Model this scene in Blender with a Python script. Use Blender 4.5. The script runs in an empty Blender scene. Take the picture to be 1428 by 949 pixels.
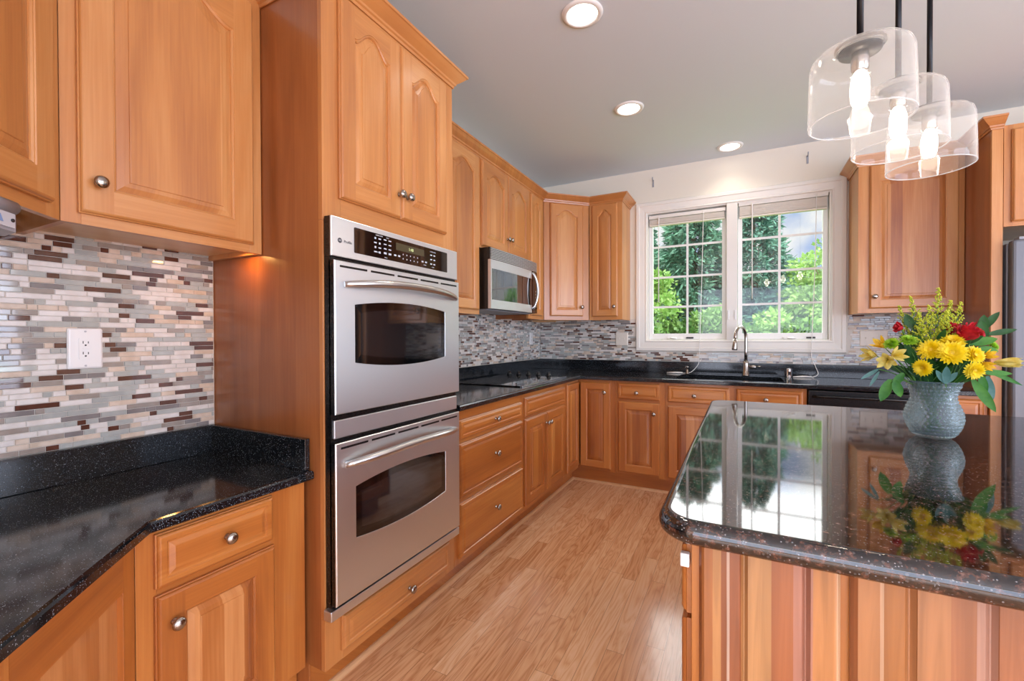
import bpy, bmesh, math, random
import numpy as np
from mathutils import Vector, Matrix
R = math.radians
PI = math.pi
random.seed(7)
scene = bpy.context.scene
col = scene.collection

def lin(h):
    if isinstance(h, str):
        h = h.lstrip('#'); h = tuple(int(h[i:i+2], 16)/255 for i in (0, 2, 4))
    return tuple((c/12.92 if c <= .04045 else ((c+.055)/1.055)**2.4) for c in h)

# ------------------------------------------------------------------ camera
F_PX = 616.32
YAW, PITCH, ROLL = R(27.398), R(-.4927), R(.1738)
cam_data = bpy.data.cameras.new('camera')
cam = bpy.data.objects.new('camera', cam_data); col.objects.link(cam)
cam_data.sensor_fit = 'HORIZONTAL'; cam_data.sensor_width = 36.0
cam_data.lens = 36.0*F_PX/1428.0
cam_data.clip_start = .02; cam_data.clip_end = 200
fw = Vector((-math.sin(YAW)*math.cos(PITCH), math.cos(YAW)*math.cos(PITCH), math.sin(PITCH)))
rt0 = Vector((math.cos(YAW), math.sin(YAW), 0)); up0 = rt0.cross(fw)
rt = rt0*math.cos(ROLL) - up0*math.sin(ROLL)
up = rt0*math.sin(ROLL) + up0*math.cos(ROLL)
M = Matrix(((rt.x, up.x, -fw.x), (rt.y, up.y, -fw.y), (rt.z, up.z, -fw.z))).to_4x4()
M.translation = Vector((1.85365, -4.20639, 1.24031))
cam.matrix_world = M
scene.camera = cam

# ------------------------------------------------------------------ exposure, sky, sun, fill lamps
scene.view_settings.view_transform = 'Standard'
scene.view_settings.look = 'None'
scene.view_settings.gamma = 1
scene.view_settings.use_curve_mapping = False
scene.view_settings.exposure = 0.0
try:
    scene.cycles.max_bounces = 10; scene.cycles.transparent_max_bounces = 24
    scene.cycles.sample_clamp_indirect = 6; scene.cycles.caustics_reflective = False
    scene.cycles.caustics_refractive = False
except Exception: pass

SKY_LOW, SKY_HIGH = 1.0, 7.0
world = bpy.data.worlds.new('sky'); scene.world = world; world.use_nodes = True
nt = world.node_tree; nt.nodes.clear()
def N(nt, t, **kw):
    n = nt.nodes.new(t)
    for k, v in kw.items():
        if k in n.inputs.keys() if isinstance(k, str) else False: n.inputs[k].default_value = v
        else: setattr(n, k, v)
    return n
def ramp(nt, stops, interp='LINEAR'):
    n = nt.nodes.new('ShaderNodeValToRGB'); cr = n.color_ramp; cr.interpolation = interp
    while len(cr.elements) < len(stops): cr.elements.new(.5)
    for e, (p_, c_) in zip(cr.elements, stops):
        e.position = p_; e.color = (*c_, 1) if len(c_) == 3 else c_
    return n
def math_(nt, op, a=None, b=None, c=None):
    n = nt.nodes.new('ShaderNodeMath'); n.operation = op
    for i, v in enumerate((a, b, c)):
        if v is None: continue
        if isinstance(v, (int, float)): n.inputs[i].default_value = v
        else: nt.links.new(v, n.inputs[i])
    return n.outputs[0]
def mixc(nt, f, a, b, mode='MIX'):
    n = nt.nodes.new('ShaderNodeMix'); n.data_type = 'RGBA'; n.blend_type = mode
    for s, v in ((n.inputs[0], f), (n.inputs[6], a), (n.inputs[7], b)):
        if isinstance(v, (int, float)): s.default_value = v
        elif isinstance(v, tuple): s.default_value = (*v, 1) if len(v) == 3 else v
        else: nt.links.new(v, s)
    return n.outputs[2]
tc = nt.nodes.new('ShaderNodeTexCoord')
sx = nt.nodes.new('ShaderNodeSeparateXYZ'); nt.links.new(tc.outputs['Generated'], sx.inputs[0])
el = sx.outputs[2]
cl = nt.nodes.new('ShaderNodeTexNoise'); cl.inputs['Scale'].default_value = 7; cl.inputs['Detail'].default_value = 7
nt.links.new(tc.outputs['Generated'], cl.inputs['Vector'])
cr = ramp(nt, [(.38, (0, 0, 0)), (.54, (1, 1, 1))]); nt.links.new(cl.outputs[0], cr.inputs[0])
skyc = mixc(nt, cr.outputs[0], lin('#a9c2ee'), (.96, .96, .97))
er = ramp(nt, [(.0, (0, 0, 0)), (.255, (.0, .0, .0)), (.31, (1, 1, 1))]); nt.links.new(el, er.inputs[0])
white = mixc(nt, er.outputs[0], skyc, (1, 1, 1))
st = math_(nt, 'MULTIPLY_ADD', er.outputs[0], SKY_HIGH-SKY_LOW, SKY_LOW)
bg = nt.nodes.new('ShaderNodeBackground'); out = nt.nodes.new('ShaderNodeOutputWorld')
nt.links.new(white, bg.inputs[0]); nt.links.new(st, bg.inputs[1]); nt.links.new(bg.outputs[0], out.inputs[0])

def add_light(name, kind, loc, energy, color=(1, 1, 1), rot=None, size=None, size_y=None, **kw):
    l = bpy.data.lights.new(name, kind); l.energy = energy; l.color = color
    if size is not None:
        if kind == 'AREA':
            l.size = size
            if size_y: l.shape = 'RECTANGLE'; l.size_y = size_y
        else: l.shadow_soft_size = size
    for k, v in kw.items(): setattr(l, k, v)
    o = bpy.data.objects.new(name, l); col.objects.link(o); o.location = loc
    if rot: o.rotation_euler = rot
    return o
add_light('sun', 'SUN', (0, -10, 12), 2.5, lin('#fff3dd'), rot=(R(42), 0, R(-25)), angle=R(1.0))
# added fill lamps at the unseen south and east openings, brightening the kitchen
FILL_TINT = lin('#dce6ff')
add_light('south_fill_lamp', 'AREA', (3.1, -7.9, 1.35), 175, FILL_TINT, rot=(R(108), 0, 0), size=5.6, size_y=2.3)
add_light('east_fill_lamp', 'AREA', (6.4, -4.3, 1.4), 255, FILL_TINT, rot=(R(108), 0, R(90)), size=4.4, size_y=2.2)

# ------------------------------------------------------------------ materials
def mat(name):
    m = bpy.data.materials.new(name); m.use_nodes = True
    return m, m.node_tree, m.node_tree.nodes['Principled BSDF']
def plain(name, c, rough=.5, metal=0, coat=0, bump=0, bscale=200, spec=.5, **kw):
    m, nt, b = mat(name)
    b.inputs['Base Color'].default_value = (*lin(c), 1) if isinstance(c, str) else (*c, 1)
    b.inputs['Roughness'].default_value = rough; b.inputs['Metallic'].default_value = metal
    b.inputs['Coat Weight'].default_value = coat; b.inputs['Coat Roughness'].default_value = .05
    b.inputs['Specular IOR Level'].default_value = spec
    tcn = nt.nodes.new('ShaderNodeTexCoord')
    nz = nt.nodes.new('ShaderNodeTexNoise'); nz.inputs['Scale'].default_value = bscale; nz.inputs['Detail'].default_value = 3
    nt.links.new(tcn.outputs['Object'], nz.inputs['Vector'])
    r = math_(nt, 'MULTIPLY_ADD', nz.outputs[0], .06, rough-.03); nt.links.new(r, b.inputs['Roughness'])
    if bump:
        bp = nt.nodes.new('ShaderNodeBump'); bp.inputs['Strength'].default_value = bump; bp.inputs['Distance'].default_value = .001
        nt.links.new(nz.outputs[0], bp.inputs['Height']); nt.links.new(bp.outputs[0], b.inputs['Normal'])
    return m
def wood(name, axis, tones, boards=0.0, boardamt=.5, rough=.30, seed=0):
    """cherry wood: grain along the object's x, y or z axis; boards = glued board width"""
    m, nt, b = mat(name)
    tcn = nt.nodes.new('ShaderNodeTexCoord'); oi = nt.nodes.new('ShaderNodeObjectInfo')
    sp = nt.nodes.new('ShaderNodeSeparateXYZ'); nt.links.new(tcn.outputs['Object'], sp.inputs[0])
    X, Y, Z = sp.outputs
    rnd = math_(nt, 'MULTIPLY', oi.outputs['Random'], 37.0)
    if axis == 'z': along, a1, a2 = Z, X, Y
    elif axis == 'x': along, a1, a2 = X, Z, Y
    else: along, a1, a2 = Y, X, Z
    across = math_(nt, 'MULTIPLY_ADD', a2, .83, a1)
    v = nt.nodes.new('ShaderNodeCombineXYZ')
    nt.links.new(math_(nt, 'MULTIPLY', across, 9.0), v.inputs[0])
    nt.links.new(math_(nt, 'MULTIPLY_ADD', along, .8, rnd), v.inputs[1])
    nt.links.new(math_(nt, 'MULTIPLY_ADD', oi.outputs['Random'], 11.0, seed), v.inputs[2])
    n1 = nt.nodes.new('ShaderNodeTexNoise'); n1.inputs['Scale'].default_value = 1; n1.inputs['Detail'].default_value = 5
    n1.inputs['Distortion'].default_value = .8; nt.links.new(v.outputs[0], n1.inputs['Vector'])
    v2 = nt.nodes.new('ShaderNodeCombineXYZ')
    nt.links.new(math_(nt, 'MULTIPLY', across, 150.0), v2.inputs[0])
    nt.links.new(math_(nt, 'MULTIPLY_ADD', along, 4.0, rnd), v2.inputs[1])
    n2 = nt.nodes.new('ShaderNodeTexNoise'); n2.inputs['Scale'].default_value = 1; n2.inputs['Detail'].default_value = 2
    nt.links.new(v2.outputs[0], n2.inputs['Vector'])
    s = math_(nt, 'ADD', math_(nt, 'MULTIPLY', n1.outputs[0], .75), math_(nt, 'MULTIPLY', n2.outputs[0], .25))
    tone = math_(nt, 'ADD', s, math_(nt, 'MULTIPLY_ADD', oi.outputs['Random'], .16, -.08))
    if boards:
        vb = nt.nodes.new('ShaderNodeCombineXYZ')
        idx = math_(nt, 'FLOOR', math_(nt, 'ADD', math_(nt, 'DIVIDE', across, boards), rnd))
        nt.links.new(idx, vb.inputs[0]); nt.links.new(math_(nt, 'FLOOR', rnd), vb.inputs[1])
        wn = nt.nodes.new('ShaderNodeTexWhiteNoise'); wn.noise_dimensions = '2D'; nt.links.new(vb.outputs[0], wn.inputs['Vector'])
        tone = math_(nt, 'ADD', tone, math_(nt, 'MULTIPLY_ADD', wn.outputs[0], boardamt, -boardamt/2))
    r = ramp(nt, [(.22, lin(tones[0])), (.5, lin(tones[1])), (.78, lin(tones[2]))])
    nt.links.new(tone, r.inputs[0]); nt.links.new(r.outputs[0], b.inputs['Base Color'])
    b.inputs['Roughness'].default_value = rough
    b.inputs['Coat Weight'].default_value = .25; b.inputs['Coat Roughness'].default_value = .16
    return m
CH = ('#a8683a', '#c58449', '#d9a066')
CH2 = ('#94532c', '#b8743d', '#d39a60')
W_V = wood('cherry_vertical', 'z', CH)
W_H = wood('cherry_horizontal', 'x', CH, seed=3)
W_Y = wood('cherry_depth', 'y', CH, seed=5)
W_P = wood('cherry_glued_panel', 'z', CH, boards=.072, boardamt=.18)
W_PB = wood('cherry_mixed_boards', 'z', CH2, boards=.062, boardamt=.42)
W_HB = wood('cherry_drawer_front', 'x', CH, seed=9)
W_SHADED = wood('cherry_side_shaded', 'z', ('#7d4622', '#9a5a2e', '#b06e3c'), boards=.16, boardamt=.12)  # cherry again, with the side panels' shade put into darker tones
W_IN = wood('maple_interior', 'x', ('#d2a06a', '#dfb27c', '#e6be8c'))
CB = ('#904e23', '#b36b30', '#cd8a46')
BASE_WOODS = (wood('cherry_base_vertical', 'z', CB, seed=21), wood('cherry_base_horizontal', 'x', CB, seed=23), wood('cherry_base_panel', 'z', CB, boards=.066, boardamt=.30, seed=25),
              wood('cherry_base_mixed_boards', 'z', ('#8a4a26', '#b06c36', '#d0925a'), boards=.058, boardamt=.45, seed=27), wood('cherry_base_drawer', 'x', CB, seed=29))
NICKEL = plain('brushed_nickel', '#a9a29a', .22, 1)
def steel(name, c, axis):
    m, nt, b = mat(name)
    b.inputs['Metallic'].default_value = 1; b.inputs['Base Color'].default_value = (*lin(c), 1)
    tcn = nt.nodes.new('ShaderNodeTexCoord'); mp = nt.nodes.new('ShaderNodeMapping')
    mp.inputs['Scale'].default_value = (.6, .6, 1400) if axis == 'h' else (1400, 1400, .6)
    nt.links.new(tcn.outputs['Object'], mp.inputs[0])
    nz = nt.nodes.new('ShaderNodeTexNoise'); nz.inputs['Scale'].default_value = 1; nz.inputs['Detail'].default_value = 2
    nt.links.new(mp.outputs[0], nz.inputs['Vector'])
    nt.links.new(math_(nt, 'MULTIPLY_ADD', nz.outputs[0], .06, .33), b.inputs['Roughness'])
    b.inputs['Anisotropic'].default_value = .55
    bp = nt.nodes.new('ShaderNodeBump'); bp.inputs['Strength'].default_value = .012; bp.inputs['Distance'].default_value = .0005
    nt.links.new(nz.outputs[0], bp.inputs['Height']); nt.links.new(bp.outputs[0], b.inputs['Normal'])
    return m
STEEL = steel('stainless_steel', '#e0e4e6', 'h')
STEEL_V = steel('stainless_steel_vertical', '#b4b6ba', 'v')
HANDLE = plain('satin_steel', '#cfcfce', .3, 1)
CHROME = plain('chrome', '#dfe1e4', .08, 1)
BLACK = plain('black_enamel', '#0b0b0c', .28)
BLACKGLASS = plain('black_glass', '#0a0b0c', .04, coat=.6, spec=.7)
DARKGLASS = plain('oven_window_glass', '#1a1b1d', .04, coat=1, spec=1)
WHITE_P = plain('white_paint', '#f1efeb', .4)
CASING = plain('casing_paint', '#ece7dd', .42)
PLASTIC = plain('white_plastic', '#f2f2f0', .3)
BONE = plain('ivory_plastic', '#e9dfd0', .32)
SLOT = plain('dark_slot', '#26221f', .6)
CEIL = plain('ceiling_paint', '#d9e3eb', .9, bump=.1, bscale=350)
WALL = plain('wall_paint', '#e7dfcf', .85, bump=.1, bscale=350)
GROUT = plain('grout', '#d9d2c8', .9)
RODM = plain('black_rod', '#1d1d1f', .35, .6)
GREY_PL = plain('grey_plastic', '#9a9ca3', .38)
LIGHT_PL = plain('silver_plastic', '#c9cbd0', .3)
FRIDGE = plain('fridge_steel', '#6f7176', .45, .35)
RUBBER = plain('black_rubber', '#131313', .6)
def emit(name, c, s):
    m = bpy.data.materials.new(name); m.use_nodes = True; nt = m.node_tree; nt.nodes.clear()
    e = nt.nodes.new('ShaderNodeEmission'); o = nt.nodes.new('ShaderNodeOutputMaterial')
    e.inputs[0].default_value = (*lin(c), 1); e.inputs[1].default_value = s
    nt.links.new(e.outputs[0], o.inputs[0]); return m
LENS = emit('lamp_lens', '#fff6ea', 7)
BULB = emit('bulb_glow', '#fff0dc', 14)
DIGIT = emit('display_digits', '#d8e0a0', 1.3)
PRINT = plain('white_print', '#c9ccd0', .6)
PRINT_D = plain('dark_print', '#3a3d42', .5)
DISPLAY = plain('display_window', '#4c4530', .25)
def thin_glass(name, tint, refl=1.0, body=0.0, bodyc=(1, 1, 1), ior=1.5, rough=0.0):
    m = bpy.data.materials.new(name); m.use_nodes = True; nt = m.node_tree; nt.nodes.clear()
    t = nt.nodes.new('ShaderNodeBsdfTransparent'); g = nt.nodes.new('ShaderNodeBsdfGlossy'); lw = nt.nodes.new('ShaderNodeLayerWeight'); lw.inputs[0].default_value = .5
    t.inputs[0].default_value = (*tint, 1); g.inputs['Roughness'].default_value = rough;     mx = nt.nodes.new('ShaderNodeMixShader'); o = nt.nodes.new('ShaderNodeOutputMaterial')
    nt.links.new(math_(nt, 'MULTIPLY_ADD', math_(nt, 'POWER', lw.outputs['Facing'], 4.0), .85*refl, .04*refl), mx.inputs[0])
    nt.links.new(t.outputs[0], mx.inputs[1]); nt.links.new(g.outputs[0], mx.inputs[2])
    last = mx
    if body:
        d = nt.nodes.new('ShaderNodeBsdfDiffuse'); d.inputs[0].default_value = (*bodyc, 1)
        tr = nt.nodes.new('ShaderNodeBsdfTranslucent'); tr.inputs[0].default_value = (*bodyc, 1)
        a = nt.nodes.new('ShaderNodeMixShader'); nt.links.new(d.outputs[0], a.inputs[1]); nt.links.new(tr.outputs[0], a.inputs[2])
        m2 = nt.nodes.new('ShaderNodeMixShader'); nt.links.new(math_(nt, 'MULTIPLY_ADD', math_(nt, 'POWER', lw.outputs['Facing'], 5.0), min(1-body, 6*body), body), m2.inputs[0])  # whitish edge highlight mixed in as diffuse body at glancing angles
        nt.links.new(mx.outputs[0], m2.inputs[1]); nt.links.new(a.outputs[0], m2.inputs[2]); last = m2
    nt.links.new(last.outputs[0], o.inputs[0]); return m
PANE = thin_glass('window_glass', (.97, .985, .98), .8)
SHADE = thin_glass('clear_lamp_glass', (.985, .985, .985), .7, .05, (.98, .98, .98), 1.5, .03)
def solid_glass(name, tint, ior, body, bodyc):
    m = bpy.data.materials.new(name); m.use_nodes = True; nt = m.node_tree; nt.nodes.clear()
    g = nt.nodes.new('ShaderNodeBsdfGlass'); g.inputs['Color'].default_value = (*tint, 1); g.inputs['IOR'].default_value = ior; g.inputs['Roughness'].default_value = .02
    d0 = nt.nodes.new('ShaderNodeBsdfTranslucent'); d0.inputs[0].default_value = (*bodyc, 1); d1 = nt.nodes.new('ShaderNodeBsdfDiffuse'); d1.inputs[0].default_value = (*bodyc, 1)
    d = nt.nodes.new('ShaderNodeMixShader'); nt.links.new(d0.outputs[0], d.inputs[1]); nt.links.new(d1.outputs[0], d.inputs[2]); t = nt.nodes.new('ShaderNodeBsdfTransparent'); t.inputs[0].default_value = (*tint, 1)
    a = nt.nodes.new('ShaderNodeMixShader'); a.inputs[0].default_value = .35; nt.links.new(g.outputs[0], a.inputs[1]); nt.links.new(t.outputs[0], a.inputs[2])
    c = nt.nodes.new('ShaderNodeMixShader'); c.inputs[0].default_value = body; nt.links.new(a.outputs[0], c.inputs[1]); nt.links.new(d.outputs[0], c.inputs[2])
    o = nt.nodes.new('ShaderNodeOutputMaterial'); nt.links.new(c.outputs[0], o.inputs[0]); return m
VASEG = solid_glass('blue_vase_glass', (.93, .985, .995), 1.42, .16, lin('#dcf5fd'))

RIM = thin_glass('lamp_glass_rim', (.97, .97, .97), 1.0, .45, (.95, .96, .97), 1.5, .05)
def granite(name, base, specks, rough, spec, blotch=None):
    m, nt, b = mat(name)
    tcn = nt.nodes.new('ShaderNodeTexCoord')
    c = lin(base)
    colr = c
    if blotch:
        nz = nt.nodes.new('ShaderNodeTexNoise'); nz.inputs['Scale'].default_value = 70; nz.inputs['Detail'].default_value = 5; nz.inputs['Roughness'].default_value = .65
        nt.links.new(tcn.outputs['Object'], nz.inputs['Vector'])
        r = ramp(nt, [(.40, lin(base)), (.5, lin(blotch[0])), (.62, lin(blotch[1])), (.72, lin(blotch[2]))]); nt.links.new(nz.outputs[0], r.inputs[0])
        colr = r.outputs[0]
    for sc_, th, cc in specks:
        vo = nt.nodes.new('ShaderNodeTexVoronoi'); vo.inputs['Scale'].default_value = sc_
        nt.links.new(tcn.outputs['Object'], vo.inputs['Vector'])
        wn = nt.nodes.new('ShaderNodeSeparateColor'); nt.links.new(vo.outputs['Color'], wn.inputs[0])
        pick = math_(nt, 'GREATER_THAN', wn.outputs[0], th)
        near = math_(nt, 'LESS_THAN', vo.outputs['Distance'], .33)
        colr = mixc(nt, math_(nt, 'MULTIPLY', pick, near), colr, lin(cc))
    if isinstance(colr, tuple): b.inputs['Base Color'].default_value = (*colr, 1)
    else: nt.links.new(colr, b.inputs['Base Color'])
    b.inputs['Roughness'].default_value = rough; b.inputs['Specular IOR Level'].default_value = spec
    return m
BLACKSTONE = granite('black_speckled_stone', '#111417', [(420, .78, '#454c54'), (480, .92, '#a9b2ba'), (260, .955, '#7d868e')], .10, .6)
TANSTONE = granite('brown_black_granite', '#0f0f11', [(260, .86, '#7d7c7d'), (150, .86, '#4b4746'), (110, .9, '#2a2c30')], .045, .95, ('#1d1817', '#56372c', '#8f7064'))

def floor_mat():
    m, nt, b = mat('oak_strip_floor')
    tcn = nt.nodes.new('ShaderNodeTexCoord'); sp = nt.nodes.new('ShaderNodeSeparateXYZ'); nt.links.new(tcn.outputs['Object'], sp.inputs[0])
    W = .0690
    rowf = math_(nt, 'DIVIDE', sp.outputs[0], W); row = math_(nt, 'FLOOR', rowf)
    wn = nt.nodes.new('ShaderNodeTexWhiteNoise'); wn.noise_dimensions = '1D'; nt.links.new(row, wn.inputs['W'])
    yy = math_(nt, 'ADD', math_(nt, 'DIVIDE', sp.outputs[1], .82), math_(nt, 'MULTIPLY', wn.outputs[0], 13.7))
    pl = math_(nt, 'FLOOR', yy)
    cb = nt.nodes.new('ShaderNodeCombineXYZ'); nt.links.new(row, cb.inputs[0]); nt.links.new(pl, cb.inputs[1])
    w2 = nt.nodes.new('ShaderNodeTexWhiteNoise'); w2.noise_dimensions = '2D'; nt.links.new(cb.outputs[0], w2.inputs['Vector'])
    g = nt.nodes.new('ShaderNodeCombineXYZ')
    nt.links.new(math_(nt, 'MULTIPLY', sp.outputs[0], 15), g.inputs[0])
    nt.links.new(math_(nt, 'MULTIPLY', sp.outputs[1], 1.3), g.inputs[1]); nt.links.new(math_(nt, 'MULTIPLY', w2.outputs[0], 50), g.inputs[2])
    n1 = nt.nodes.new('ShaderNodeTexNoise'); n1.inputs['Scale'].default_value = 1; n1.inputs['Detail'].default_value = 3; n1.inputs['Distortion'].default_value = .5
    nt.links.new(g.outputs[0], n1.inputs['Vector'])
    rings = math_(nt, 'PINGPONG', math_(nt, 'MULTIPLY', n1.outputs[0], 11.0), .5)
    g2 = nt.nodes.new('ShaderNodeCombineXYZ'); nt.links.new(math_(nt, 'MULTIPLY', sp.outputs[0], 420), g2.inputs[0]); nt.links.new(math_(nt, 'MULTIPLY', sp.outputs[1], 9), g2.inputs[1])
    n2 = nt.nodes.new('ShaderNodeTexNoise'); n2.inputs['Scale'].default_value = 1; nt.links.new(g2.outputs[0], n2.inputs['Vector'])
    t = math_(nt, 'ADD', math_(nt, 'MULTIPLY', w2.outputs[0], .38), math_(nt, 'ADD', math_(nt, 'MULTIPLY', math_(nt, 'POWER', math_(nt, 'MULTIPLY', rings, 2.0), .6), .42), math_(nt, 'MULTIPLY', n2.outputs[0], .22)))
    r = ramp(nt, [(.2, lin('#c08356')), (.6, lin('#dfaa7e')), (1.0, lin('#efc6a0'))]); nt.links.new(t, r.inputs[0])
    fx = math_(nt, 'PINGPONG', rowf, .5); fy = math_(nt, 'PINGPONG', yy, .5)
    gap = math_(nt, 'MAXIMUM', math_(nt, 'LESS_THAN', fx, .014), math_(nt, 'LESS_THAN', fy, .0012))
    cc = mixc(nt, math_(nt, 'MULTIPLY', gap, .6), r.outputs[0], lin('#7a4a28'))
    nt.links.new(cc, b.inputs['Base Color'])
    b.inputs['Roughness'].default_value = .2; b.inputs['Coat Weight'].default_value = .3; b.inputs['Coat Roughness'].default_value = .12
    return m
FLOOR = floor_mat()
def tile_stone(name, a, bb, rough):
    m, nt, b = mat(name)
    tcn = nt.nodes.new('ShaderNodeTexCoord')
    nz = nt.nodes.new('ShaderNodeTexNoise'); nz.inputs['Scale'].default_value = 28; nz.inputs['Detail'].default_value = 5
    nt.links.new(tcn.outputs['Object'], nz.inputs['Vector'])
    r = ramp(nt, [(.35, lin(a)), (.65, lin(bb))]); nt.links.new(nz.outputs[0], r.inputs[0]); nt.links.new(r.outputs[0], b.inputs['Base Color'])
    b.inputs['Roughness'].default_value = rough
    if rough < .2: b.inputs['Coat Weight'].default_value = .6; b.inputs['Coat Roughness'].default_value = .03
    return m
TILES = [GROUT,
         tile_stone('tile_cream_marble', '#d8d0c8', '#e8e3dd', .3),
         tile_stone('tile_travertine', '#c9b39c', '#ddcbb8', .4),
         tile_stone('tile_pale_glass', '#abaeaa', '#b9bcb6', .08),
         tile_stone('tile_taupe_glass', '#968d84', '#a59c93', .08),
         tile_stone('tile_brown_glass', '#553529', '#644034', .06),
         tile_stone('tile_smoke_glass', '#7f7a78', '#8c8785', .08)]
TILE_W = [0, 25, 14, 24, 16, 15, 6]

def leafm(name, a, bb, scale=3, trans=.35, rough=.5):
    m = bpy.data.materials.new(name); m.use_nodes = True; nt = m.node_tree; b = nt.nodes['Principled BSDF']; o = nt.nodes['Material Output']
    tcn = nt.nodes.new('ShaderNodeTexCoord'); nz = nt.nodes.new('ShaderNodeTexNoise'); nz.inputs['Scale'].default_value = scale; nz.inputs['Detail'].default_value = 4
    nt.links.new(tcn.outputs['Object'], nz.inputs['Vector'])
    r = ramp(nt, [(.35, lin(a)), (.65, lin(bb))]); nt.links.new(nz.outputs[0], r.inputs[0]); nt.links.new(r.outputs[0], b.inputs['Base Color'])
    b.inputs['Roughness'].default_value = rough
    t = nt.nodes.new('ShaderNodeBsdfTranslucent'); nt.links.new(r.outputs[0], t.inputs[0])
    mx = nt.nodes.new('ShaderNodeMixShader'); mx.inputs[0].default_value = trans
    nt.links.new(b.outputs[0], mx.inputs[1]); nt.links.new(t.outputs[0], mx.inputs[2]); nt.links.new(mx.outputs[0], o.inputs[0])
    return m

# ------------------------------------------------------------------ object helpers
def tag(o, label=None, cat=None, group=None, kind=None):
    if label: o['label'] = label
    if cat: o['category'] = cat
    if group: o['group'] = group
    if kind: o['kind'] = kind
    return o
def empty(name, loc=(0, 0, 0), rotz=0, label=None, cat=None, group=None, kind=None):
    o = bpy.data.objects.new(name, None); col.objects.link(o); o.location = loc; o.rotation_euler = (0, 0, rotz)
    o.empty_display_size = .05
    return tag(o, label, cat, group, kind)
def copy_tree(o, parent=None):
    c = o.copy(); col.objects.link(c)
    if parent: c.parent = parent
    for ch in list(o.children): copy_tree(ch, c)
    return c

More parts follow.
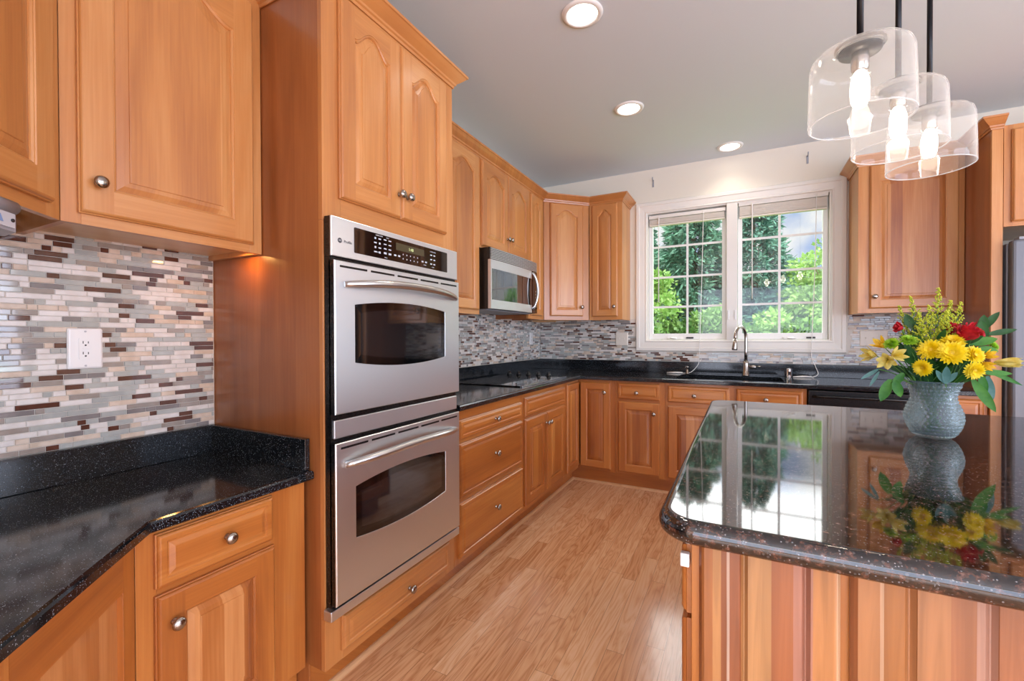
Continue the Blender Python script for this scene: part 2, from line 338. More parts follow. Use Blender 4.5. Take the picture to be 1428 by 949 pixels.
class MB:
    def __init__(s): s.bm = bmesh.new(); s.mats = []
    def mi(s, m):
        if m is None: return 0
        if m not in s.mats: s.mats.append(m)
        return s.mats.index(m)
    def face(s, pts, m=None, smooth=False):
        try:
            f = s.bm.faces.new([s.bm.verts.new(p) for p in pts]); f.material_index = s.mi(m); f.smooth = smooth; return f
        except ValueError: return None
    def box(s, a, b, m=None, bev=0):
        (x0, y0, z0), (x1, y1, z1) = [min(i, j) for i, j in zip(a, b)], [max(i, j) for i, j in zip(a, b)]
        vs = [s.bm.verts.new(p) for p in ((x0,y0,z0),(x1,y0,z0),(x1,y1,z0),(x0,y1,z0),(x0,y0,z1),(x1,y0,z1),(x1,y1,z1),(x0,y1,z1))]
        fs = [s.bm.faces.new([vs[i] for i in q]) for q in ((0,3,2,1),(4,5,6,7),(0,1,5,4),(1,2,6,5),(2,3,7,6),(3,0,4,7))]
        k = s.mi(m)
        for f in fs: f.material_index = k
        if bev:
            es = {e for f in fs for e in f.edges}
            r = bmesh.ops.bevel(s.bm, geom=list(es), offset=bev, segments=2, profile=.5, affect='EDGES')
            for f in r['faces']: f.material_index = k
        return s
    def loft(s, loops, m=None, closed=True, cap0=False, cap1=False, smooth=True, mats=None):
        """loops: list of equal-length point lists"""
        rows = [[s.bm.verts.new(p) for p in L] for L in loops]
        n = len(rows[0]); k = s.mi(m)
        for i in range(len(rows)-1):
            for j in range(n if closed else n-1):
                q = [rows[i][j], rows[i][(j+1) % n], rows[i+1][(j+1) % n], rows[i+1][j]]
                if len({tuple(v.co) for v in q}) < 3: continue
                try:
                    f = s.bm.faces.new(q); f.smooth = smooth
                    f.material_index = s.mi(mats(i, j)) if mats else k
                except ValueError: pass
        for c_, row in ((cap0, rows[0]), (cap1, rows[-1])):
            if c_:
                try: f = s.bm.faces.new(row); f.material_index = k
                except ValueError: pass
        return s
    def lathe(s, prof, o=(0, 0, 0), axis='z', n=24, m=None, smooth=True, caps=True):
        """prof: (radius, height) list"""
        loops = []
        for r, h in prof:
            L = []
            for i in range(n):
                t = 2*PI*i/n; a, b = r*math.cos(t), r*math.sin(t)
                q = {'z': (a, b, h), 'y': (a, -h, b), '-y': (a, h, b), 'x': (h, a, b)}[axis]
                L.append((q[0]+o[0], q[1]+o[1], q[2]+o[2]))
            loops.append(L)
        return s.loft(loops, m, True, caps and prof[0][0] > 1e-6, caps and prof[-1][0] > 1e-6, smooth)
    def tube(s, pts, r, m=None, n=10, caps=True):
        pts = [Vector(p) for p in pts]; loops = []; prev = None
        for i, p in enumerate(pts):
            d = (pts[min(i+1, len(pts)-1)]-pts[max(i-1, 0)]).normalized()
            if prev is None:
                a = d.orthogonal().normalized()
            else:
                a = (prev - d*prev.dot(d))
                a = a.normalized() if a.length > 1e-6 else d.orthogonal().normalized()
            prev = a; b = d.cross(a); rr = r[i] if isinstance(r, (list, tuple)) else r
            loops.append([tuple(p + a*rr*math.cos(2*PI*k/n) + b*rr*math.sin(2*PI*k/n)) for k in range(n)])
        return s.loft(loops, m, True, caps, caps)
    def prism(s, poly, y0, y1, m=None, plane='xz', smooth=False):
        """extrude a 2D polygon"""
        f = {'xz': lambda p, t: (p[0], t, p[1]), 'xy': lambda p, t: (p[0], p[1], t), 'yz': lambda p, t: (t, p[0], p[1])}[plane]
        return s.loft([[f(p, y0) for p in poly], [f(p, y1) for p in poly]], m, True, True, True, smooth)
    def sweep(s, path, prof, m=None, z=0, caps=True, mats=None):
        """path: 2D points (open); profile (out to the right of travel, up); mitred"""
        n = len(path); P = [Vector(p) for p in path]; loops = []
        for i in range(n):
            d0 = (P[i]-P[i-1]).normalized() if i else (P[1]-P[0]).normalized()
            d1 = (P[i+1]-P[i]).normalized() if i < n-1 else d0
            n0 = Vector((d0.y, -d0.x)); n1 = Vector((d1.y, -d1.x))
            b = (n0+n1); b = b/ b.length; k = 1/max(.2, b.dot(n0))
            loops.append([(P[i].x+b.x*o*k, P[i].y+b.y*o*k, z+u) for o, u in prof])
        return s.loft(loops, m, True, caps, caps, False)
    def build(s, name, m=None, parent=None, loc=None, rotz=None, smooth=None):
        bmesh.ops.recalc_face_normals(s.bm, faces=s.bm.faces)
        me = bpy.data.meshes.new(name); s.bm.to_mesh(me); s.bm.free()
        for x in (s.mats or [m]): me.materials.append(x)
        if m is not None and s.mats and s.mats[0] is None: me.materials[0] = m
        if smooth:
            for p_ in me.polygons: p_.use_smooth = True
        o = bpy.data.objects.new(name, me); col.objects.link(o)
        if parent: o.parent = parent
        if loc: o.location = loc
        if rotz is not None: o.rotation_euler = (0, 0, rotz)
        return o

def inset(poly, d):
    """offset a CCW polygon inward by d, mitred"""
    n = len(poly); res = []
    for i in range(n):
        p0, p1, p2 = Vector(poly[i-1]), Vector(poly[i]), Vector(poly[(i+1) % n])
        d0 = (p1-p0).normalized(); d1 = (p2-p1).normalized()
        n0 = Vector((-d0.y, d0.x)); n1 = Vector((-d1.y, d1.x)); b = n0+n1
        b.normalize(); res.append(tuple(p1 + b*(d/max(.2, b.dot(n0)))))
    return res
def slab(mb, poly, prof, m, hole=None):
    """counter slab: prof = (inset, z) from bottom to top; optional hole polygon"""
    loops = [[(*q, z) for q in inset(poly, d)] for d, z in prof]
    mb.loft(loops, m, True, False, False, False)
    for L in (loops[0], loops[-1]):
        vs = [mb.bm.verts.new(p) for p in L]; es = [mb.bm.edges.new((vs[i], vs[(i+1) % len(vs)])) for i in range(len(vs))]
        if hole:
            hv = [mb.bm.verts.new((*p, L[0][2])) for p in hole]; es += [mb.bm.edges.new((hv[i], hv[(i+1) % len(hv)])) for i in range(len(hv))]
        r = bmesh.ops.triangle_fill(mb.bm, edges=es, use_beauty=True)
        for g in r['geom']:
            if isinstance(g, bmesh.types.BMFace): g.material_index = mb.mi(m)
    if hole: mb.loft([[(*p, prof[0][1]) for p in hole], [(*p, prof[-1][1]) for p in hole]], m, True, False, False, False)
    bmesh.ops.remove_doubles(mb.bm, verts=mb.bm.verts, dist=1e-5)
def rounded(x0, y0, x1, y1, r, n=6):
    pts = []
    for cx, cy, a0 in ((x1-r, y0+r, -90), (x1-r, y1-r, 0), (x0+r, y1-r, 90), (x0+r, y0+r, 180)):
        for i in range(n+1):
            a = R(a0+90*i/n); pts.append((cx+r*math.cos(a), cy+r*math.sin(a)))
    return pts
def text_obj(s, name, size, m, parent, loc, rot):
    cu = bpy.data.curves.new(name, 'FONT'); cu.body = s; cu.size = size; cu.align_x = 'CENTER'; cu.align_y = 'CENTER'; cu.extrude = .0003
    t = bpy.data.objects.new(name, cu); col.objects.link(t)
    bpy.context.view_layer.update()
    me = bpy.data.meshes.new_from_object(t.evaluated_get(bpy.context.evaluated_depsgraph_get()))
    bpy.data.objects.remove(t); bpy.data.curves.remove(cu)
    me.materials.clear(); me.materials.append(m)
    o = bpy.data.objects.new(name, me); col.objects.link(o); o.parent = parent; o.location = loc; o.rotation_euler = rot
    return o

# ------------------------------------------------------------------ room shell
H = 2.7706
def struct(name, mb, m=None, parent=None):
    o = mb.build(name, m, parent)
    if not parent: o['kind'] = 'structure'
    return o
b = MB(); b.box((-.15, -8.1, -.06), (6.6, .12, 0)); struct('floor', b, FLOOR)
b = MB(); b.box((-.15, -8.1, H), (6.6, .12, H+.08)); struct('ceiling', b, CEIL)
b = MB(); b.box((-.13, -4.48, 0), (-.0, .12, H)); struct('wall_left', b, WALL)
WX0, WX1, WZ0, WZ1 = 1.075, 2.48, 1.195, 2.375
b = MB()
b.box((-.13, 0, 0), (6.6, .12, WZ0)); b.box((-.13, 0, WZ1), (6.6, .12, H))
b.box((-.13, 0, WZ0), (WX0, .12, WZ1)); b.box((WX1, 0, WZ0), (6.6, .12, WZ1)); struct('wall_back', b, WALL)
b = MB(); b.box((-.13, -4.48, 0), (1.15, -4.36, H)); struct('wall_front', b, WALL)
b = MB(); b.box((6.45, -8.1, 0), (6.6, .12, .3)); b.box((6.45, -8.1, 2.5), (6.6, .12, H))
b.box((6.45, -2.1, .3), (6.6, .12, 2.5)); b.box((6.45, -8.1, .3), (6.6, -6.5, 2.5)); struct('wall_right', b, WALL)
b = MB(); b.box((-.15, -8.1, 0), (.2, -7.95, H)); b.box((6.0, -8.1, 0), (6.6, -7.95, H)); b.box((.2, -8.1, 2.5), (6.0, -7.95, H))
b.box((.2, -8.1, 0), (6.0, -7.95, .2)); struct('wall_south', b, WALL)
b = MB(); b.box((-.15, -8.1, 0), (-.05, -4.48, H)); struct('wall_west', b, WALL)

# ------------------------------------------------------------------ mosaic splashbacks (tiles are one continuous surface)
def mosaic(name, u0, u1, z0, z1, theta, origin, skip=(), seed=1):
    rng = random.Random(seed); b = MB()
    for m_ in TILES: b.mi(m_)
    dep, ph, gp = .006, .0163, .0016
    rows = int(round((z1-z0)/ph)); ph = (z1-z0)/rows
    if skip:
        sx0, sx1, sz0, sz1 = skip[0]
        b.box((u0, -.003, z0), (u1, -.0002, sz0), GROUT); b.box((u0, -.003, sz0), (sx0, -.0002, z1), GROUT); b.box((sx1, -.003, sz0), (u1, -.0002, z1), GROUT)
    else: b.box((u0, -.003, z0), (u1, -.0002, z1), GROUT)
    for r in range(rows):
        za, zb = z0+r*ph+gp/2, z0+(r+1)*ph-gp/2
        u = u0 - rng.random()*.08; last = -1
        while u < u1:
            L = rng.choice((.022, .03, .045, .055, .068, .075, .095))
            k = rng.choices(range(7), TILE_W)[0]
            if k == last == 5: k = 3
            last = k
            a, c = max(u, u0)+gp/2, min(u+L, u1)-gp/2; u += L
            if c-a < .004: continue
            if any(a < s[1] and c > s[0] and za < s[3] and zb > s[2] for s in skip): continue
            d = -dep + rng.uniform(-.0004, .0004); e = .0012
            fr = [(a+e, d, za+e), (c-e, d, za+e), (c-e, d, zb-e), (a+e, d, zb-e)]
            md = [(a, d+e, za), (c, d+e, za), (c, d+e, zb), (a, d+e, zb)]; bk = [(a, -.002, za), (c, -.002, za), (c, -.002, zb), (a, -.002, zb)]
            b.loft([bk, md, fr], TILES[k], True, False, True, False)
    o = b.build(name, None, None, origin, theta); o['kind'] = 'structure'; return o
mosaic('backsplash_left', .0, 1.16, .900, 1.60, R(90), (0, -4.36, 0), seed=3)          # desk wall
mosaic('backsplash_left', .0, 2.456, 1.015, 1.45, R(90), (0, -2.456, 0), seed=5)       # behind the cooktop
mosaic('backsplash_back', .008, 3.138, 1.015, 1.40, 0, (0, 0, 0), [(.985, 2.572, 1.106, 3)], seed=8)

# ------------------------------------------------------------------ cabinet joinery
def arch(t, h):
    """cathedral arch, t in -1..1"""
    a = abs(t)
    if a > .94: return 0.0
    s = a/.94
    return h*(.5+.5*math.cos(PI*s**1.15))**.85
def outline(x0, x1, z0, z1, h, n=28):
    """CCW seen from the front (x right, z up), straight bottom, arched top from right to left"""
    pts = [(x0, z0), (x1, z0)]
    for i in range(n+1):
        t = 1-2*i/n; x = (x0+x1)/2+t*(x1-x0)/2; pts.append((x, z1+arch(t, h) if h else z1))
    return pts
def knob(parent, x, z, y=0):
    b = MB(); b.lathe([(.0085, 0), (.0085, .003), (.0055, .006), (.0052, .013), (.010, .016), (.0152, .020), (.0165, .024), (.0150, .028), (.010, .0312), (.0045, .0325), (0, .033)], (x, y, z), 'y', 20)
    return b.build('knob', NICKEL, parent)
def make_front(parent, kind, x0, x1, z0, z1, knobpos=None, h=0.0, stile=.058, rail=None, panel_m=None, t=.020, field=None):
    """cope-and-stick raised-panel door, or a drawer front with a raised field; local y=0 is the face, front towards -y"""
    rail = rail or stile
    b = MB(); V, Hh = W_V, W_H
    yf = -t
    def rect(d, y): return [(x0+d, y, z0+d), (x1-d, y, z0+d), (x1-d, y, z1-d), (x0+d, y, z1-d)]
    edge = [(0, -.001), (0, yf+.010), (.0025, yf+.0085), (.004, yf+.004), (.0065, yf+.0015), (.0095, yf)]
    em = lambda i, j: (Hh if j in (0, 2) else V)
    if kind == 'drawer':
        d2 = .030
        loops = [rect(d, y) for d, y in edge]
        loops += [rect(.021, yf), rect(.0235, yf+.0035), rect(.027, yf+.0042), rect(.037, yf+.0008), rect(.040, yf)]
        b.loft(loops, W_HB, True, True, True, False, mats=lambda i, j: W_HB)
        o = b.build('drawer', None, parent)
    else:
        b.loft([rect(d, y) for d, y in edge], None, True, True, False, False, mats=em)
        e = .0095; xa, xb = x0+stile, x1-stile; za, zb = z0+rail, z1-rail-h
        b.face([(x0+e, yf, z0+e), (xa, yf, z0+e), (xa, yf, z1-e), (x0+e, yf, z1-e)], V)
        b.face([(xb, yf, z0+e), (x1-e, yf, z0+e), (x1-e, yf, z1-e), (xb, yf, z1-e)], V)
        b.face([(xa, yf, z0+e), (xb, yf, z0+e), (xb, yf, za), (xa, yf, za)], Hh)
        inner = outline(xa, xb, za, zb, h)
        top = inner[2:]
        for i in range(len(top)-1):
            (xr, zr), (xl, zl) = top[i], top[i+1]
            b.face([(xl, yf, zl), (xr, yf, zr), (xr, yf, z1-e), (xl, yf, z1-e)], Hh)
        def lp(d, y): return [(x, y, z) for x, z in outline(xa+d, xb-d, za+d, zb-d, h*(1-d*1.2))]
        n = len(inner)
        b.loft([lp(0, yf), lp(.0015, yf+.0025), lp(.004, yf+.003), lp(.0075, yf+.0065), lp(.0085, yf+.0115)], None, True, False, False, False,
               mats=lambda i, j: (V if j in (1, n-1) else Hh))
        o = b.build('door', None, parent)
        p_ = MB()
        f1 = field or .040
        p_.loft([lp(.006, -.003), lp(.006, yf+.0100), lp(.010, yf+.0098), lp(f1*.6, yf+.0048), lp(f1-.004, yf+.0035), lp(f1-.003, yf+.0015), lp(f1, yf+.0010)], None, True, True, True, False)
        pm = panel_m or W_P
        p_.build('panel', pm, o)
    if knobpos: knob(o, knobpos[0], knobpos[1], yf)
    return o
def cabinet(name, label, loc, theta, w, z0, z1, depth, fronts, cat='cabinet', group=None, bottom_m=None, side_m=None, rails=True, open_sides=None):
    """local frame: x along the face, y into the cabinet, z from the floor"""
    root = empty(name, loc, theta, label, cat, group)
    b = MB(); t = .016; sm = side_m or W_V
    b.box((0, .019, z0), (t, depth, z1), sm); b.box((w-t, .019, z0), (w, depth, z1), sm)
    b.box((t, .019, z0+.018), (w-t, depth, z0+.034), bottom_m or W_IN)
    if z0 > 1: b.box((t, .019, z1-t), (w-t, depth, z1), W_IN)
    b.box((t, depth-.008, z0+.034), (w-t, depth, z1-t), W_IN)
    b.build('carcass', None, root)
    b = MB(); xs0 = min(f[1] for f in fronts)+.008; xs1 = max(f[2] for f in fronts)-.008
    zs0 = min(f[3] for f in fronts)+.010; zs1 = max(f[4] for f in fronts)-.010
    b.box((0, 0, z0), (xs0, .019, z1), W_V, .001); b.box((xs1, 0, z0), (w, .019, z1), W_V, .001)
    b.box((xs0, 0, z0), (xs1, .019, zs0), W_H); b.box((xs0, 0, zs1), (xs1, .019, z1), W_H)
    zs = sorted({(f[3], f[4]) for f in fronts})
    for (a0, a1), (c0, c1) in zip(zs, zs[1:]):
        if c0 > a1-.001: b.box((xs0, .0003, a1-.012), (xs1, .019, c0+.012), W_H)
    xs = sorted({(f[1], f[2]) for f in fronts})
    for (a0, a1), (c0, c1) in zip(xs, xs[1:]):
        if c0 > a1-.001: b.box((a1-.012, .0006, zs0), (c0+.012, .019, zs1), W_V)
    b.build('face_frame', None, root)
    for f in fronts:
        kw = f[6] if len(f) > 6 else {}
        make_front(root, f[0], f[1], f[2], f[3], f[4], f[5], **kw)
    return root
D, DR = 'door', 'drawer'
LEFT = R(90)
FX = .6275      # face of the left base run and oven tower
UX = .3125      # face of the wall cabinets

# oven tower -------------------------------------------------------
TY0, TY1 = -3.197, -2.456
t = empty('oven_tower', (FX, TY0, 0), LEFT, 'tall cherry oven cabinet with two arched doors above the double oven', 'cabinet')
w = TY1-TY0
b = MB()
b.box((0, .019, .126), (.019, FX-.002, 2.45), W_SHADED); b.box((0, .082, 0), (.019, FX-.002, .1259), W_SHADED); b.build('side_panel', None, t)
b = MB(); b.box((w-.019, .019, .126), (w, FX-.002, 2.45), W_SHADED); b.build('side_panel', None, t)
b = MB(); b.box((.019, .03, 1.655), (w-.019, FX-.002, 1.673), W_IN); b.box((.019, .03, .29), (w-.019, FX-.002, .308), W_IN); b.box((.019, .03, 2.43), (w-.019, FX-.002, 2.45), W_IN)
b.box((.019, FX-.012, .1), (w-.019, FX-.002, 2.43), W_IN); b.build('carcass', None, t)
b = MB()
b.box((0, 0, .126), (.075, .019, .30), W_V, .001); b.box((w-.070, 0, .126), (w, .019, .30), W_V, .001)
b.box((0, 0, .3005), (.030, .019, 1.6295), W_V, .001); b.box((w-.030, 0, .3005), (w, .019, 1.6295), W_V, .001)
b.box((0, 0, 1.63), (.075, .019, 2.45), W_V, .001); b.box((w-.075, 0, 1.63), (w, .019, 2.45), W_V, .001); b.box((.35, .0005, 1.73), (.38, .019, 2.395), W_V)
b.box((.075, 0, 1.63), (w-.075, .019, 1.73), W_H); b.box((.075, 0, 2.395), (w-.075, .019, 2.45), W_H)
b.box((.070, 0, .27), (w-.070, .019, .335), W_H); b.box((.075, 0, .126), (w-.070, .019, .175), W_H)
b.build('face_frame', None, t)
yo = -TY0
make_front(t, D, yo-3.134, yo-2.834, 1.714, 2.408, (yo-2.85, 1.805), h=.055, stile=.062, field=.038)
make_front(t, D, yo-2.830, yo-2.522, 1.714, 2.408, (yo-2.80, 1.805), h=.055, stile=.062, field=.038)
make_front(t, DR, yo-3.135, yo-2.512, .163, .286, (yo-2.80, .212))
CROWN = [(0, 0), (.004, 0), (.006, .010), (.012, .014), (.014, .022), (.024, .030), (.036, .040), (.046, .050), (.050, .054), (.055, .056), (.056, .066), (0, .066)]
b = MB(); b.sweep([(-.002, FX-.002), (-.002, -.002), (w+.002, -.002), (w+.002, FX-.002)], CROWN, W_H, 2.424)
b.build('crown_moulding', None, t)

UPPER_WOODS = (W_V, W_H, W_P, W_PB, W_HB)
W_V, W_H, W_P, W_PB, W_HB = BASE_WOODS
# desk cabinets -----------------------------------------------------
DX = .558
y0 = -3.684
cabinet('desk_cabinet', 'low cherry desk cabinet with one drawer above one door, left of the oven tower', (DX, y0, 0), LEFT, .465, .135, .760, DX-.004,
        [(DR, .037, .345, .616, .752, (.204, .684)), (D, .036, .350, .16, .598, (.073, .522), dict(stile=.062, rail=.062, panel_m=W_PB))])
# diagonal desk corner: flat recessed panel under the cut-off worktop corner
c = empty('diagonal_desk_cabinet', (DX, y0-.001, 0), R(135), 'diagonal cherry corner desk cabinet with flat recessed panel at lower left', 'cabinet')
wd = .44
b = MB()
b.box((-.052, 0, .135), (-.001, .019, .76), W_V, .001); b.box((-wd, 0, .135), (-wd+.055, .019, .76), W_V, .001)
b.box((-wd+.055, 0, .655), (-.052, .019, .76), W_H); b.box((-wd+.055, 0, .135), (-.052, .019, .185), W_H); b.build('face_frame', None, c)
b = MB(); b.box((-wd+.045, .012, .175), (-.045, .018, .67), W_PB); b.build('panel', None, c)
b = MB(); b.box((-wd+.02, .02, .135), (-.03, .28, .15), W_IN); b.box((-wd+.02, .272, .15), (-.03, .28, .74), W_IN); b.build('carcass', None, c)

# near wall cabinets
W_V, W_H, W_P, W_PB, W_HB = UPPER_WOODS
y0 = -3.733
cabinet('wall_cabinet', 'near cherry wall cabinet over the desk, left of the oven tower', (UX, y0, 0), LEFT, TY0-.003-y0, 1.540, 2.45, UX-.003,
        [(D, .032, .498, 1.568, 2.415, (.068, 1.652), dict(h=.065, stile=.070))], 'cabinet', side_m=W_V)
c = empty('diagonal_wall_cabinet', (UX, y0-.001, 0), R(135), 'diagonal cherry corner wall cabinet at the top left edge', 'cabinet')
b = MB(); wd = .42
b.box((-.052, 0, 1.540), (-.001, .019, 2.45), W_V, .001); b.box((-wd, 0, 1.54), (-wd+.05, .019, 2.45), W_V, .001)
b.box((-wd+.05, 0, 1.54), (-.052, .019, 1.575), W_H); b.box((-wd+.05, 0, 2.40), (-.052, .019, 2.45), W_H); b.build('face_frame', None, c)
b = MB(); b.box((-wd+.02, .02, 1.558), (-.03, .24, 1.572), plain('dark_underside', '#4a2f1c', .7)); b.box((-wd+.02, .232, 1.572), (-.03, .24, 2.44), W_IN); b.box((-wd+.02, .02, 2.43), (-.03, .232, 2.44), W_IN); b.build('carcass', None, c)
make_front(c, D, -wd+.035, -.046, 1.572, 2.415, None, h=.065, stile=.068)

# far left wall cabinets
zt, zb = 2.44, 1.388
g = 'wall cabinets along the cooktop wall'
o0 = -2.4535
cabinet('wall_cabinet', 'tall cherry wall cabinet between the oven tower and the microwave', (UX, o0, 0), LEFT, -1.702-o0, zb, zt, UX-.003,
        [(D, .03, .362, 1.416, 2.418, None, dict(h=.05)), (D, .366, .729, 1.416, 2.418, None, dict(h=.05))])
o0 = -1.7005
cabinet('wall_cabinet', 'short cherry cabinet with two arched doors over the microwave', (UX, o0, 0), LEFT, .757, 1.835, zt, UX-.003,
        [(D, .014, .378, 1.848, 2.418, (.360, 1.952), dict(h=.05)), (D, .382, .742, 1.848, 2.418, (.405, 1.952), dict(h=.05))])
o0 = -.942
cabinet('wall_cabinet', 'narrow cherry wall cabinet right of the microwave', (UX, o0, 0), LEFT, .3125, zb, zt, UX-.003,
        [(D, .032, .256, 1.416, 2.418, None, dict(h=.05, stile=.052))], side_m=W_SHADED)
# diagonal corner wall cabinet
DG = .6285
c = empty('corner_wall_cabinet', (UX, -DG, 0), R(45), 'diagonal cherry corner wall cabinet with one arched door', 'cabinet')
wd = math.hypot(DG-UX, DG-UX)
b = MB(); zz = (zb, zt)
pent = [(0, .019), (wd, .019), (wd+.0, .02), (wd-.002+.215, .236), (wd/2, .662), (-.213, .236)]
for za, zc in ((zb+.018, zb+.032), (zt-.014, zt)):
    b.prism(pent, za, zc, W_IN, 'xy')
b.prism([(-.213, .236), (-.207, .242), (wd/2, .650), (wd/2, .660)], zb, zt-.014, W_IN, 'xy'); b.prism([(wd+.213, .236), (wd+.207, .242), (wd/2, .650), (wd/2, .660)], zb, zt-.014, W_IN, 'xy')
b.build('carcass', None, c)
b = MB(); b.box((.004, 0, zb), (.068, .019, zt), W_V, .001); b.box((.370, 0, zb), (wd-.004, .019, zt), W_V, .001)
b.box((.068, 0, zb), (.370, .019, zb+.042), W_H); b.box((.068, 0, zt-.035), (.370, .019, zt), W_H); b.build('face_frame', None, c)
make_front(c, D, .060, .378, 1.422, 2.418, (.357, 1.503), h=.05, stile=.054)
cabinet('wall_cabinet', 'cherry wall cabinet with one arched door left of the window', (DG+.001, -UX, 0), 0, .298, zb, zt, UX-.003,
        [(D, .027, .258, 1.418, 2.418, (.232, 1.503), dict(h=.045, stile=.052))])
b = MB(); b.sweep([(UX, -2.4535), (UX, -DG), (DG, -UX), (.928, -UX), (.928, -.003)], CROWN, W_H, 2.424)
tag(b.build('crown_moulding', None), 'cherry crown moulding along the tops of the corner wall cabinets', 'moulding')
# right of the window
c = cabinet('wall_cabinet', 'cherry wall cabinet with one door right of the window', (2.585, -UX, 0), 0, .553, 1.398, zt, UX-.003,
        [(D, .062, .522, 1.428, 2.418, (.088, 1.510), dict(h=.05, panel_m=W_PB))], side_m=W_V)
b = MB(); b.sweep([(-.002, UX-.005), (-.002, 0), (.551, 0)], CROWN, W_H, 2.424); b.build('crown_moulding', None, c)

# fridge surround
fp = empty('fridge_end_panel', (3.140, -.65, 0), 0, 'tall cherry end panel between worktop and refrigerator', 'panel')
b = MB(); b.box((0, .019, 0), (.019, .648, 2.44), W_SHADED); b.build('side_panel', None, fp)
b = MB(); b.box((0, 0, 0), (.048, .019, 2.44), W_V, .0015); b.build('stile', None, fp)
b = MB(); b.sweep([(-.002, .28), (-.002, -.002), (.049, -.002)], CROWN, W_H, 2.424); b.build('crown_moulding', None, fp)
cabinet('fridge_top_cabinet', 'cherry cabinet above the refrigerator at the right edge', (3.190, -.65, 0), 0, .94, 1.862, 2.44, .645,
        [(D, .030, .465, 1.885, 2.412, None, dict(stile=.058)), (D, .470, .905, 1.885, 2.412, None, dict(stile=.058))])

# base cabinets, left run
W_V, W_H, W_P, W_PB, W_HB = BASE_WOODS
zc0, zc1 = .128, .880
cabinet('drawer_cabinet', 'cherry base cabinet with three drawers next to the oven tower', (FX, -2.4535, 0), LEFT, .7425, zc0, zc1, FX-.003,
        [(DR, .032, .716, .737, .832, (.374, .788)), (DR, .032, .722, .450, .716, (.374, .598)), (DR, .032, .724, .158, .425, (.374, .300))])
cabinet('cooktop_cabinet', 'cherry base cabinet with two doors beneath the cooktop', (FX, -1.7105, 0), LEFT, .765, zc0, zc1, FX-.003,
        [(DR, .025, .732, .732, .850, None), (D, .025, .370, .160, .712, (.350, .640), dict(panel_m=W_P)), (D, .374, .732, .160, .712, (.394, .640))])
# corner base with pie-cut doors
c = empty('corner_base_cabinet', (FX, -FX, 0), 0, 'cherry corner base cabinet with two doors meeting in the inner corner', 'cabinet')
b = MB()
b.box((-.019, -.3165, zc0), (0, -.275, zc1), W_V); b.box((-.019, -.275, .838), (0, 0, zc1), W_Y); b.box((-.019, -.275, zc0), (0, 0, .170), W_Y)
b.box((.275, 0, zc0), (.318, .019, zc1), W_V); b.box((0, 0, .838), (.275, .019, zc1), W_H); b.box((0, 0, zc0), (.275, .019, .170), W_H)
b.build('face_frame', None, c)
b = MB(); b.box((-FX+.004, -.312, zc0), (-.02, FX-.004, zc0+.016), W_IN); b.box((-.02, .02, zc0), (.316, FX-.004, zc0+.016), W_IN); b.box((-FX+.004, -.312, zc0+.016), (-FX+.012, FX-.004, zc1), W_IN); b.box((-FX+.012, FX-.012, zc0+.016), (.316, FX-.004, zc1), W_IN)
b.build('carcass', None, c)
o = make_front(c, D, 0, .276, .158, .862, None, stile=.052); o.location = (0, -.298+.0, 0); o.rotation_euler = (0, 0, LEFT)
o = make_front(c, D, .0218, .281, .152, .862, (.236, .782), stile=.054)
cabinet('base_cabinet', 'cherry base cabinet with a drawer and a door on the back wall', (.9465, -FX, 0), 0, .388, zc0, zc1, FX-.003,
        [(DR, .021, .348, .738, .866, (.174, .792)), (D, .024, .348, .150, .718, (.306, .635), dict(panel_m=W_PB))])
cabinet('sink_cabinet', 'wide cherry sink cabinet with two drawer fronts beneath the sink', (1.3355, -FX, 0), 0, .915, zc0, zc1, FX-.003,
        [(DR, .018, .445, .735, .862, (.207, .793)), (DR, .488, .892, .735, .862, (.672, .793)), (D, .018, .445, .150, .706, (.395, .63), dict(panel_m=W_PB)), (D, .488, .892, .150, .706, (.53, .63), dict(panel_m=W_PB))])
cabinet('narrow_base_cabinet', 'narrow cherry base cabinet with a drawer right of the dishwasher', (2.8625, -FX, 0), 0, .275, zc0, zc1, FX-.003,
        [(DR, .022, .255, .738, .862, None), (D, .022, .255, .150, .718, (.05, .63), dict(stile=.05))])

# toe boards and shoe moulding
SHOE = wood('oak_shoe_sheen', 'y', ('#cf9c6c', '#dfb184', '#ecc7a0'))  # floor-toned oak, made paler for the light reflected along the toe line
TX = .567
def shoe(path, name, board_only=False):
    b = MB(); b.sweep(path, [(-.018, 0), (0, 0), (0, .008), (-.004, .014), (-.011, .018), (-.018, .018)], SHOE)
    b.sweep(path, [(-.034, .0), (-.0182, .0), (-.0182, .126), (-.034, .126)], W_H)
    o = b.build(name); o['kind'] = 'structure'; return o
shoe([(TX, -3.19), (TX, -TX), (3.138, -TX)], 'baseboard_left')
shoe([(.505+.3, -3.99), (.505, -3.69), (.505, -3.20)], 'baseboard_front')

# ------------------------------------------------------------------ worktops
EDGE = lambda z0, z1: [(.003, z0), (0, z0+.003), (0, z1-.008), (.0025, z1-.0025), (.008, z1)]
# desk top with a cut-off corner
dt = empty('desk_countertop', (0, -3.2, 0), 0, 'black speckled desk countertop with a cut-off corner at left', 'countertop')
b = MB()
slab(b, [(.004, -4.355), (1.10, -4.355), (1.10, -4.19), (.583, -3.661), (.583, -3.2005), (.004, -3.2005)], EDGE(.765, .795), BLACKSTONE)
o = b.build('slab', None, dt); o.location = (0, 3.2, 0)
b = MB(); b.box((.008, -1.14, .7955), (.026, -.003, .900), BLACKSTONE, .0015); b.build('backsplash_strip', None, dt)
b = MB(); b.box((.0265, -.0215, .7955), (.566, -.0035, .900), BLACKSTONE, .0015); b.build('backsplash_strip', None, dt)
b = MB(); b.box((.027, -1.15, .7955), (1.09, -1.132, .900), BLACKSTONE, .0015); b.build('backsplash_strip', None, dt)
